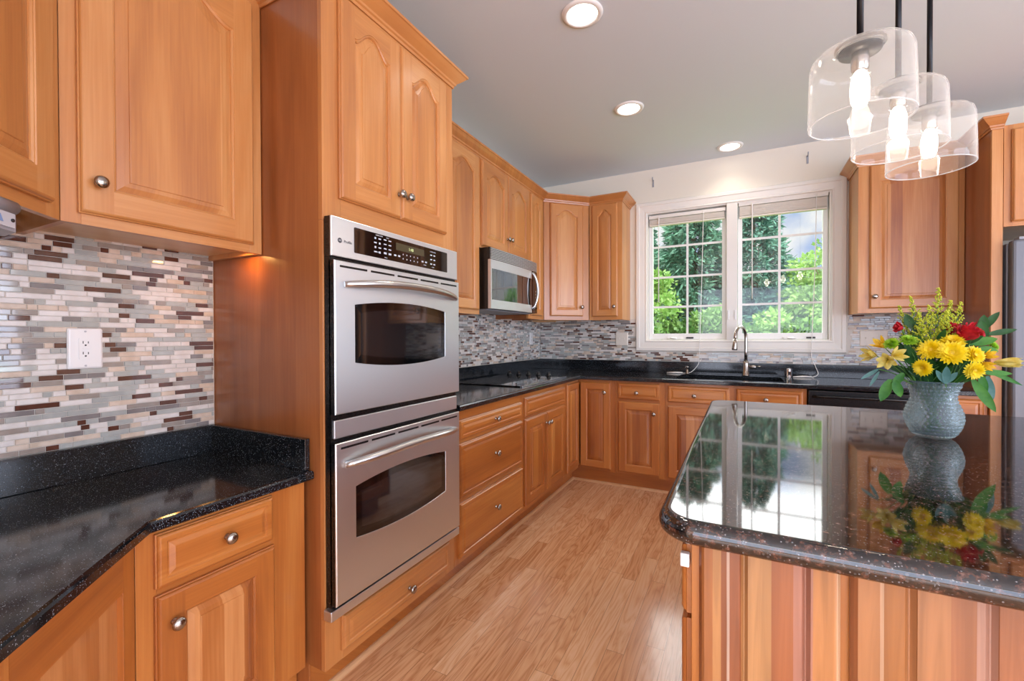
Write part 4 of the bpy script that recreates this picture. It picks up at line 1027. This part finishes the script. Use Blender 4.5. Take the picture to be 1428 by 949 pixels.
def board_wood(name, boards, span):
    """mixed heart- and sapwood boards of given widths, grain along z"""
    m, nt, b = mat(name)
    tcn = nt.nodes.new('ShaderNodeTexCoord'); sp = nt.nodes.new('ShaderNodeSeparateXYZ'); nt.links.new(tcn.outputs['Object'], sp.inputs[0])
    v = nt.nodes.new('ShaderNodeCombineXYZ'); nt.links.new(math_(nt, 'MULTIPLY', sp.outputs[0], 55), v.inputs[0]); nt.links.new(math_(nt, 'MULTIPLY', sp.outputs[2], 2.2), v.inputs[1])
    nz = nt.nodes.new('ShaderNodeTexNoise'); nz.inputs['Scale'].default_value = 1; nz.inputs['Detail'].default_value = 5; nz.inputs['Distortion'].default_value = 1.2
    nt.links.new(v.outputs[0], nz.inputs['Vector'])
    wob = math_(nt, 'MULTIPLY_ADD', nz.outputs[0], .0016, -.0008)
    r = ramp(nt, [(max(0, x/span), lin(c)) for x, c in boards], 'CONSTANT')
    nt.links.new(math_(nt, 'DIVIDE', math_(nt, 'ADD', sp.outputs[0], wob), span), r.inputs[0])
    g = ramp(nt, [(.3, (.60, .59, .58)), (.7, (.88, .89, .90))]); nt.links.new(nz.outputs[0], g.inputs[0])
    nt.links.new(mixc(nt, 1.0, r.outputs[0], g.outputs[0], 'MULTIPLY'), b.inputs['Base Color'])
    b.inputs['Roughness'].default_value = .3; b.inputs['Coat Weight'].default_value = .25; b.inputs['Coat Roughness'].default_value = .16
    return m
ED = board_wood('cherry_island_boards', ISLB, 1.2)
def end_panel(x0, x1, s0, s1, fld):
    """end panel of mixed boards: stiles of unequal width, raised field"""
    yf = -.014; z0, z1 = .135, .8695
    b = MB()
    def q4(a, c, d, y): return [(a, y, z0+d), (c, y, z0+d), (c, y, z1-d), (a, y, z1-d)]
    b.loft([q4(x0, x1, 0, .002), q4(x0, x1, 0, yf+.008), q4(x0+.004, x1-.004, .004, yf+.003), q4(x0+.009, x1-.009, .009, yf)], ED, True, True, False, False)
    xa, xb = x0+s0, x1-s1
    o_ = q4(x0+.009, x1-.009, .009, yf); i_ = q4(xa, xb, .010, yf)
    b.loft([o_, i_, q4(xa+.006, xb-.006, .013, yf+.009)], ED, True, False, False, False); dd = b.build('door', None, isl)
    b = MB(); b.loft([q4(xa+.004, xb-.004, .012, yf+.0088), q4(xa+.008, xb-.008, .014, yf+.0085), q4(xa+fld, xb-fld, .020, yf+.002), q4(xa+fld+.001, xb-fld-.001, .021, yf)], ED, True, True, True, False)
    b.build('panel', None, dd)
end_panel(.014, .231, .068, .042, .012)
end_panel(.244, .478, .068, .060, .014)
end_panel(.494, .735, .060, .060, .014)
end_panel(.750, .990, .060, .060, .014)
# drawer and door fronts on the aisle side of the island
def side_front(kind, y0, y1, z0, z1, kn):
    L = y1-y0
    o = make_front(isl, kind, 0, L, z0, z1, kn); o.location = (0, y1+3.300, 0); o.rotation_euler = (0, 0, R(-90))
for y0, y1 in ((-3.285, -2.80), (-2.79, -2.305), (-2.295, -1.80)):
    side_front(DR, y0, y1, .70, .835, ((y1-y0)/2, .768)); side_front(D, y0, y1, .13, .69, (.06, .62))
b = MB(); b.box((-.0205, -.002, .796), (-.004, .012, .822), PLASTIC, .002); b.build('child_latch', None, isl)

# ------------------------------------------------------------------ vase of flowers
VX, VY, VZ = 2.402, -2.325, .9145
va = empty('vase', (VX, VY, VZ), 0, 'light blue hobnail glass vase on the granite island', 'vase')
prof = [(.040, .0), (.046, .004), (.054, .014), (.0635, .032), (.069, .052), (.0705, .064), (.069, .080), (.063, .100), (.056, .116), (.0535, .128), (.055, .142), (.060, .158), (.067, .172), (.072, .181)]
def pr_at(h):
    for (r0, h0), (r1, h1) in zip(prof, prof[1:]):
        if h0 <= h <= h1: return r0+(r1-r0)*(h-h0)/(h1-h0)
    return prof[-1][0]
b = MB(); NA, NZ = 176, 92; loops = []
for k in range(NZ+1):
    h = .181*k/NZ; r = pr_at(h); L = []
    for i in range(NA):
        t = 2*PI*i/NA
        rowh = h/.0112; ri = math.floor(rowh); fz = (rowh-ri-.5)*2
        ci = t/(2*PI)*32+(.5 if ri % 2 else 0); fx = (ci-math.floor(ci)-.5)*2
        q_ = fx*fx+fz*fz
        bump = (.0036*max(0, 1-q_*1.1)**.7) if .006 < h < .168 else 0
        L.append(((r+bump)*math.cos(t), (r+bump)*math.sin(t), h))
    loops.append(L)
for d, h in ((.0035, .1815), (.006, .172), (.005, .128), (.005, .06), (.02, .012)):
    r = pr_at(min(h, .181))-.003; L = [((r)*math.cos(2*PI*i/NA), r*math.sin(2*PI*i/NA), h) for i in range(NA)]; loops.append(L)
b.loft(loops, None, True, True, True); b.build('glass_body', VASEG, va)

STEM = leafm('stem_green', '#3f6b2a', '#5f8f3a', 30, .1)
LEAFD = leafm('leaf_dark_green', '#1f4a20', '#356b2c', 25, .25)
LEAFL = leafm('leaf_bright_green', '#2f7427', '#579a38', 25, .25)
LEAFB = leafm('leaf_blue_green', '#4f7f78', '#6d9a94', 25, .2)
YEL = leafm('petal_yellow', '#f7d800', '#ffe93a', 40, .3); YELC = leafm('flower_centre', '#dcb414', '#ecc81e', 200, .1)
LIME = leafm('petal_lime', '#8dbb22', '#a9d238', 60, .3); REDP = leafm('petal_red', '#9c0a18', '#d0202c', 40, .25, .6)
PALEY = leafm('petal_pale_yellow', '#d9bf4a', '#efe08a', 50, .3); GOLD = leafm('goldenrod_buds', '#b4c22a', '#dfe04e', 90, .2); ORY = leafm('petal_golden', '#f4c01c', '#fbd63c', 40, .3)
rng = random.Random(11)
def basis(d):
    d = Vector(d).normalized(); a = d.orthogonal().normalized(); return d, a, d.cross(a)
def strip(b, base, dirv, side, nrm, L, w_, bend, m, n=6, tip=.06, cup=0):
    """a leaf or petal: tapering, folded and bending blade"""
    rows = []
    for i in range(n+1):
        t = i/n; ww = w_*(math.sin(PI*min(1, t*.9+.08))**.8)*(1 if t < .98 else tip)
        c = base+dirv*(L*t*(1-.18*abs(bend)*t))+nrm*(bend*L*t*t*.55)
        rows.append((c-side*ww/2+nrm*cup*ww, c-nrm*.0, c+side*ww/2+nrm*cup*ww))
    k = b.mi(m); vr = [[b.bm.verts.new(v) for v in r] for r in rows]
    for i in range(n):
        for j in range(2):
            f = b.bm.faces.new([vr[i][j], vr[i][j+1], vr[i+1][j+1], vr[i+1][j]]); f.material_index = k; f.smooth = True
def stem(root, tip, base=None, r=.0018, name='stem'):
    tip = Vector(tip); a = math.atan2(tip.y, tip.x); rr_ = min(.035, tip.xy.length*.6)
    p0 = Vector((-.022*math.cos(a), -.022*math.sin(a), .014)); p1 = Vector((rr_*math.cos(a), rr_*math.sin(a), .145))
    p1.x = tip.x*.35; p1.y = tip.y*.35
    if p1.xy.length > .042: k = .042/p1.xy.length; p1.x *= k; p1.y *= k
    mid = p1.lerp(tip, .5)+Vector((0, 0, .015))
    b = MB(); b.tube(curve([p0, p1, mid, tip], 5), r, STEM, 7); return b.build(name, None, root)
def flower(kind, label, group):
    return empty(kind, (VX, VY, VZ), 0, label, 'flower', group)
def loc(x, y, z): return Vector((x-VX, y-VY, z-VZ))
CAMD = Vector((1.854-2.4, -4.206+2.33, .25)).normalized()
def mum(pos, d, rad, label, petal=YEL, cen=YELC, name='chrysanthemum', grp='yellow chrysanthemums in the vase', layers=4, n=23, ball=0):
    r = flower(name, label, grp); p_ = loc(*pos); d, a, c_ = basis(d)
    b = MB()
    for l in range(layers):
        nn = n-2*l; LL = rad*(1-.17*l)
        for i in range(nn):
            t = 2*PI*(i+.5*l)/nn+rng.uniform(-.06, .06); rd = a*math.cos(t)+c_*math.sin(t)
            lift = .12+.32*l+ball*(.3+.3*l)
            dv = (rd+d*lift).normalized(); sd_ = d.cross(rd).normalized(); nm = dv.cross(sd_)
            if nm.dot(d) < 0: nm = -nm
            strip(b, p_+rd*rad*.12+d*(.002*l), dv, sd_, nm, LL*rng.uniform(.88, 1.02)*.92, rad*.27, rng.uniform(-.15, .25), petal, 5, .5, .12)
    b.build('petals', None, r)
    b = MB(); cc = []
    cr_ = rad*.27
    for k in range(5): cc.append((cr_*math.cos(k/5*PI/2), cr_*.6*math.sin(k/5*PI/2)))
    cc.append((0, cr_*.62))
    loops = [[tuple(p_+d*(h+.004)+(a*math.cos(2*PI*i/14)+c_*math.sin(2*PI*i/14))*rr_) for i in range(14)] for rr_, h in cc]
    b.loft(loops, cen, True); b.build('centre', None, r)
    stem(r, p_-d*.004); return r
mum((2.414, -2.425, 1.187), CAMD+Vector((0, 0, .25)), .041, 'large yellow chrysanthemum in the middle of the bouquet')
mum((2.374, -2.400, 1.195), CAMD+Vector((-.35, 0, .35)), .036, 'yellow chrysanthemum left of the middle one')
mum((2.432, -2.372, 1.219), CAMD+Vector((.1, .3, .75)), .034, 'yellow chrysanthemum behind the middle one, facing upward')
mum((2.476, -2.385, 1.181), CAMD+Vector((.7, 0, .15)), .030, 'yellow chrysanthemum right of the middle one')
mum((2.349, -2.425, 1.142), CAMD+Vector((-.5, 0, -.35)), .029, 'small yellow chrysanthemum low at the left above the vase rim')
mum((2.463, -2.425, 1.137), CAMD+Vector((.45, 0, -.3)), .029, 'small yellow chrysanthemum low at the right above the vase rim')
GB = 'lime button chrysanthemums in the vase'
mum((2.281, -2.395, 1.212), (-.5, -.6, .6), .025, 'lime green button flower at the far left of the bouquet', LIME, LIME, 'button_chrysanthemum', GB, 5, 20, .25)
mum((2.325, -2.38, 1.222), (.1, -.6, .7), .026, 'flat lime green button flower below the goldenrod at left', LIME, LIME, 'button_chrysanthemum', GB, 5, 20, .2)
mum((2.534, -2.33, 1.205), (.6, -.5, .4), .022, 'lime green button flower at the right behind the red rose', LIME, LIME, 'button_chrysanthemum', GB, 5, 18, .25)
def rose(pos, d, rad, label, n=9):
    r = flower('rose', label, 'red roses in the vase'); p_ = loc(*pos); d, a, c_ = basis(d); b = MB()
    N_ = n+6
    for k in range(N_):
        fr_ = k/(N_-1); t0 = k*2.4; rr0 = rad*(.10+.78*fr_); hh = rad*(1.85-.45*fr_-.12*(k % 3)); wd_ = 1.5-.5*fr_
        loops = []
        for i in range(9):
            v = i/8; prof_ = .42+.66*math.sin(PI*min(1, v*.60+.04)); roll = fr_*max(0, v-.72)*1.5
            L = []
            for j in range(11):
                q = 2*j/10-1; edge = 1-.30*v*abs(q)**3; ang = t0+q*wd_*(.55+.45*math.sin(PI*min(1, v*.8+.12)))
                rr_ = rr0*prof_+rad*roll*(.55+.25*math.sin(5*q+k)); h = -rad*.8+hh*v*edge-rad*roll*.45
                L.append(tuple(p_+d*h+(a*math.cos(ang)+c_*math.sin(ang))*rr_))
            loops.append(L)
        b.loft(loops, REDP, False)
    b.build('petals', None, r)
    b = MB()
    for i in range(5):
        t = i*2*PI/5; rd = a*math.cos(t)+c_*math.sin(t); strip(b, p_-d*rad*.72, (rd*.8+d*.35).normalized(), d.cross(rd), d, rad*.9, rad*.35, .3, LEAFD, 4)
    b.build('sepals', None, r); stem(r, p_-d*rad*.7, r=.0025); return r
rose((2.473, -2.365, 1.250), (.25, -.35, .8), .033, 'large red rose at the right of the bouquet')
rose((2.452, -2.30, 1.264), (-.1, -.1, .9), .026, 'smaller red rose behind the large one')
rose((2.312, -2.33, 1.268), (-.85, -.2, .35), .016, 'small red rose bud at the left of the bouquet', 5)
def lily(pos, d, L, label, m=PALEY, openness=.75):
    r = flower('alstroemeria', label, 'yellow alstroemerias in the vase'); p_ = loc(*pos); d, a, c_ = basis(d); b = MB()
    p0 = p_-d*L*.5
    for i in range(6):
        t = i*PI/3; rd = a*math.cos(t)+c_*math.sin(t); dv = (d+rd*openness*(.55 if i % 2 else .75)).normalized(); sd_ = d.cross(rd).normalized(); nm = dv.cross(sd_)
        if nm.dot(rd) < 0: nm = -nm
        strip(b, p0, dv, sd_, nm, L, L*(.42 if i % 2 else .34), .35*openness, m, 6, .3, .1)
    b.build('petals', None, r)
    b = MB()
    for i in range(5):
        t = i*2*PI/5; rd = a*math.cos(t)+c_*math.sin(t); b.tube([p0+d*.004, p0+d*L*.5+rd*.004, p0+d*L*.8+rd*.007], .0006, YELC, 5)
    b.build('stamens', None, r); stem(r, p0+d*.002, r=.0014); return r
lily((2.225, -2.375, 1.178), (-.9, -.3, .1), .050, 'pale yellow alstroemeria furthest left in the bouquet')
lily((2.262, -2.42, 1.160), (-.3, -.8, -.15), .050, 'pale yellow alstroemeria hanging low at the left')
lily((2.290, -2.42, 1.180), (.4, -.8, .2), .046, 'pale yellow alstroemeria beneath the lime button flowers')
lily((2.258, -2.36, 1.216), (-.6, -.3, .6), .044, 'golden alstroemeria behind the left lime button flower', ORY)
lily((2.572, -2.33, 1.158), (1, -.15, .06), .062, 'long half-open yellow alstroemeria pointing right', PALEY, .28)
lily((2.520, -2.36, 1.180), (.5, -.6, .3), .036, 'small yellow alstroemeria right of the chrysanthemums', ORY, .6)
lily((2.507, -2.38, 1.150), (.5, -.7, -.2), .038, 'small yellow alstroemeria low at the right', ORY, .5)
def goldenrod(pos, label, spread=.05):
    r = flower('goldenrod', label, 'goldenrod sprays in the vase'); tip = loc(*pos); base = Vector((tip.x*.55, tip.y*.55, tip.z-.15))
    b = MB(); s_ = MB(); ax = (tip-base)
    s_.tube(curve([base, base.lerp(tip, .5)+Vector((0, 0, .006)), tip], 5), .0013, STEM, 6)
    for k in range(34):
        f = .25+.75*k/25; p0 = base.lerp(tip, f); t = k*2.4; L = spread*(1.08-f)*rng.uniform(.7, 1.2)+.008
        dv = Vector((math.cos(t), math.sin(t), .75)).normalized()
        s_.tube([p0, p0+dv*L*.5, p0+dv*L+Vector((0, 0, L*.12))], .0006, STEM, 5)
        nb = max(5, int(L/.0022))
        for i in range(nb):
            q_ = p0+dv*L*(.25+.8*i/nb)+Vector((rng.uniform(-1, 1), rng.uniform(-1, 1), rng.uniform(-.3, 1.2)))*.0034
            rr_ = rng.uniform(.0017, .0029)
            vs = [b.bm.verts.new(q_+Vector(o_)*rr_) for o_ in ((1, 0, 0), (-1, 0, 0), (0, 1, 0), (0, -1, 0), (0, 0, 1.5), (0, 0, -1))]
            for q3 in ((0, 2, 4), (2, 1, 4), (1, 3, 4), (3, 0, 4), (2, 0, 5), (1, 2, 5), (3, 1, 5), (0, 3, 5)): b.bm.faces.new([vs[j] for j in q3])
    b.build('buds', GOLD, r); s_.build('branches', None, r); stem(r, base, r=.0016); return r
goldenrod((2.420, -2.30, 1.352), 'tall goldenrod spray at the top of the bouquet', .045)
goldenrod((2.357, -2.30, 1.330), 'goldenrod spray at the upper left')
goldenrod((2.387, -2.34, 1.296), 'goldenrod spray in front below the tallest one')
goldenrod((2.447, -2.30, 1.312), 'goldenrod spray right of the tallest one')
goldenrod((2.482, -2.26, 1.310), 'goldenrod spray behind the red roses')
goldenrod((2.338, -2.27, 1.302), 'goldenrod spray leaning to the left edge')
goldenrod((2.362, -2.35, 1.272), 'low goldenrod spray above the flat lime button flower', .05)
goldenrod((2.424, -2.35, 1.278), 'low goldenrod spray behind the upward-facing yellow chrysanthemum', .05)
def leaves(items, label, m, name='foliage_sprig'):
    r = empty(name, (VX, VY, VZ), 0, label, 'foliage', 'greenery in the vase')
    tips = []
    b = MB()
    for pos, d, L, w_, bend in items:
        p_ = loc(*pos); dv = Vector(d).normalized(); sd_ = dv.cross(CAMD); sd_ = sd_.normalized(); nm = sd_.cross(dv)
        strip(b, p_-dv*L*.5, dv, sd_, nm, L, w_, bend, m, 8, .1, .12); tips.append(p_-dv*L*.5)
    b.build('leaves', None, r)
    for t_ in tips[:1]: stem(r, t_, r=.0016)
    if len(tips) > 1:
        b = MB()
        for t_ in tips[1:]: b.tube(curve([tips[0]+Vector((0, 0, -.012)), tips[0].lerp(t_, .5)+Vector((0, 0, -.006)), t_], 4), .0009, STEM, 5)
        b.build('twigs', None, r)
leaves([((2.556, -2.26, 1.285), (.6, 0, .8), .075, .022, .15), ((2.530, -2.29, 1.276), (.05, 0, 1), .06, .026, .1), ((2.525, -2.30, 1.255), (-.1, 0, 1), .07, .028, -.1), ((2.568, -2.3, 1.250), (1, 0, .22), .07, .018, .1)], 'green leafy sprig rising at the upper right', LEAFD)
leaves([((2.505, -2.365, 1.222), (1, -.1, .25), .062, .026, .2), ((2.52, -2.35, 1.196), (1, 0, -.2), .05, .022, -.1)], 'bright green leaves right of the red rose', LEAFL)
leaves([((2.268, -2.385, 1.062), (-.35, -.1, -.95), .078, .030, .1), ((2.293, -2.41, 1.072), (.25, -.1, -.95), .055, .026, -.1), ((2.30, -2.385, 1.10), (-.5, 0, -.8), .05, .022, 0)], 'broad green leaves drooping at the lower left', LEAFL)
leaves([((2.232, -2.36, 1.112), (-.8, 0, -.6), .060, .012, .1), ((2.243, -2.37, 1.098), (-.45, 0, -.9), .055, .010, 0)], 'thin grey-green leaves drooping at the far left', LEAFB)
leaves([((2.487, -2.42, 1.062), (.45, -.1, -.9), .105, .026, .15), ((2.492, -2.40, 1.095), (.2, 0, -1), .06, .02, 0)], 'long green leaf drooping at the lower right', LEAFL)
leaves([((2.512, -2.385, 1.082), (.15, 0, -1), .075, .020, .1)], 'blue-green leaf drooping beside the long green leaf', LEAFB)
leaves([((2.545, -2.36, 1.118), (.85, 0, -.5), .105, .014, .1), ((2.53, -2.37, 1.128), (1, 0, -.05), .07, .018, .1)], 'narrow green leaves reaching out at the right', LEAFL)
leaves([((2.401, -2.43, 1.122), (0, -.1, 1), .055, .020, .1), ((2.39, -2.425, 1.116), (-.5, -.1, .8), .05, .016, .1), ((2.414, -2.425, 1.114), (.55, -.1, .7), .045, .016, .1)], 'blue-green foliage at the front of the vase rim', LEAFB)
inner = []
for i in range(85):
    t = rng.uniform(0, 2*PI); rr_ = rng.uniform(.02, .095); z = rng.uniform(1.10, 1.235)
    inner.append(((VX+rr_*math.cos(t)*(1.0), VY+rr_*math.sin(t)*.8, z), (math.cos(t)*.8, math.sin(t)*.6, rng.uniform(.1, .9)), rng.uniform(.05, .08), rng.uniform(.014, .026), rng.uniform(-.2, .3)))
leaves(inner, 'dense dark green leaves filling the middle of the bouquet', LEAFD, 'filler_foliage')
leaves([((2.342, -2.32, 1.288), (-.3, 0, .9), .05, .026, .1), ((2.36, -2.32, 1.27), (.3, 0, .9), .05, .02, .1)], 'dark green leaf at the upper left beside the goldenrod', LEAFD)

# ------------------------------------------------------------------ garden beyond the window
nrng = np.random.default_rng(4)
GZ = -.6
def grass_mat():
    return leafm('lawn_grass', '#4f7a2c', '#6f9a3c', 2, 0, .8)
b = MB(); b.box((-40, .6, GZ-.1), (45, 45, GZ)); tag(b.build('lawn', grass_mat()), None, None, None, 'structure')
def leaf_cloud(name, pts, nrm, L, W, m, parent, jitter=.5):
    n = len(pts); d = nrng.normal(size=(n, 3))*jitter+nrm; d /= np.linalg.norm(d, axis=1)[:, None]
    s = np.cross(d, nrng.normal(size=(n, 3))); s /= np.linalg.norm(s, axis=1)[:, None]
    l = (L*nrng.uniform(.6, 1.3, n))[:, None]; w_ = (W*nrng.uniform(.7, 1.2, n))[:, None]
    v = np.stack([pts, pts+d*l*.5+s*w_*.5, pts+d*l, pts+d*l*.5-s*w_*.5], 1).reshape(-1, 3)
    f = np.arange(4*n).reshape(n, 4)
    me = bpy.data.meshes.new(name); me.from_pydata(v.tolist(), [], f.tolist()); me.materials.append(m)
    o = bpy.data.objects.new(name, me); col.objects.link(o); o.parent = parent; return o
BARK = plain('tree_bark', '#5b4636', .9, bump=.5, bscale=30)
CONF = [leafm('conifer_needles', '#2c5446', '#54836a', 1.3, .12, .7), leafm('conifer_needles_blue', '#365f54', '#5e8f7c', 1.3, .12, .7)]
BROAD = [leafm('spring_leaves', '#4c7a2b', '#8db25c', 2.2, .28, .55), leafm('maple_leaves', '#38632a', '#74994a', 2.2, .28, .55), leafm('far_leaves', '#34602a', '#5f8f44', .8, .3, .6)]
def conifer(x, y, h, r, label, m, n=30000):
    t = empty('conifer_tree', (x, y, GZ), 0, label, 'tree', 'trees outside the window')
    b = MB(); b.tube([(0, 0, 0), (.03, 0, h*.5), (0, 0, h*.98)], [.16, .09, .02], BARK, 8); b.build('trunk', None, t)
    nb = 230; P = []; Nn = []
    for k in range(nb):
        f = .04+.95*(k/nb); a = k*2.39996+nrng.uniform(-.3, .3); L = r*(1-f)**.75*nrng.uniform(.75, 1.1)+.12
        m_ = int(n/nb*(.4+1.0*(1-f))); s = nrng.uniform(.12, 1, m_)**.8
        wid = nrng.normal(size=m_)*L*.16*(1.15-s)
        px = np.cos(a)*L*s-np.sin(a)*wid; py = np.sin(a)*L*s+np.cos(a)*wid; pz = f*h+.18*L*s-.42*L*s*s+nrng.normal(size=m_)*.06
        P.append(np.stack([px, py, pz], 1)); Nn.append(np.stack([np.cos(a)*.8+0*s, np.sin(a)*.8+0*s, -.25+0*s], 1))
    leaf_cloud('foliage', np.concatenate(P), np.concatenate(Nn), .20, .06, m, t, .45)
def broadleaf(x, y, h, r, label, m, n=9000, clumps=38, low=.1, ls=.11):
    t = empty('leafy_tree', (x, y, GZ), 0, label, 'tree', 'trees outside the window')
    b = MB(); b.tube([(0, 0, 0), (.05, .02, h*.4), (.0, .0, h*.85)], [.09, .06, .015], BARK, 8)
    cs = []
    for k in range(clumps):
        z = h*(low+(1-low)*nrng.uniform(0, 1)); f = (z/h-low)/(1-low); R_ = r*(math.sin(PI*min(.97, f*.80+.14))**.7); a = nrng.uniform(0, 2*PI); q_ = R_*nrng.uniform(.35, 1)
        c = np.array([q_*math.cos(a), q_*math.sin(a), z]); cs.append(c)
        b.tube([(0, 0, max(.1, z*.6)), tuple(c*[.5, .5, .88]), tuple(c)], [.02, .014, .006], BARK, 5)
    b.build('trunk', None, t)
    P = []; Nn = []
    for c in cs:
        m_ = n//clumps; v = nrng.normal(size=(m_, 3)); v /= np.linalg.norm(v, axis=1)[:, None]; rad = nrng.uniform(.3, 1, m_)[:, None]**.5*r*.36
        P.append(c+v*rad*[1, 1, .62]); Nn.append(v*.7+[0, 0, .1])
    leaf_cloud('foliage', np.concatenate(P), np.concatenate(Nn), ls, ls*.62, m, t, .7)
conifer(.75, 8.0, 5.5, 2.0, 'dense dark conifer filling the left half of the window', CONF[0])
conifer(2.15, 9.6, 5.9, 1.9, 'blue-green conifer behind the middle of the window', CONF[1], 26000)
conifer(-1.3, 11.5, 6.0, 2.6, 'conifer further back at the left edge of the window', CONF[0], 20000)
broadleaf(-.15, 5.6, 3.15, 1.15, 'bright green leafy tree in front of the dark conifer at left', BROAD[0], 9000)
broadleaf(1.45, 5.2, 2.2, .9, 'low leafy shrub at the foot of the conifers', BROAD[1], 7000)
broadleaf(2.55, 5.4, 2.15, .85, 'leafy shrub in the lower right half of the window', BROAD[0], 8000)
broadleaf(3.7, 7.6, 3.9, 1.3, 'tall bright leafy tree at the right side of the window', BROAD[0], 12000, 46)
broadleaf(4.1, 5.6, 2.1, 1.0, 'leafy shrub under the tall tree at the right', BROAD[1], 8000)
broadleaf(.62, 4.9, 2.0, .75, 'small leafy shrub low in the left window', BROAD[1], 6000)
for x, y, h, r, lab in ((-4, 17, 4.2, 3.2, 'distant leafy tree at far left beyond the conifers'), (1.2, 18, 4.0, 3.4, 'distant leafy tree behind the conifers'), (6.2, 17, 3.7, 3.0, 'distant leafy tree behind the tall tree at right'), (10.5, 18, 4.0, 3.4, 'distant leafy tree at the far right')):
    broadleaf(x, y, h, r, lab, BROAD[2], 8000, 46, .05, .26)
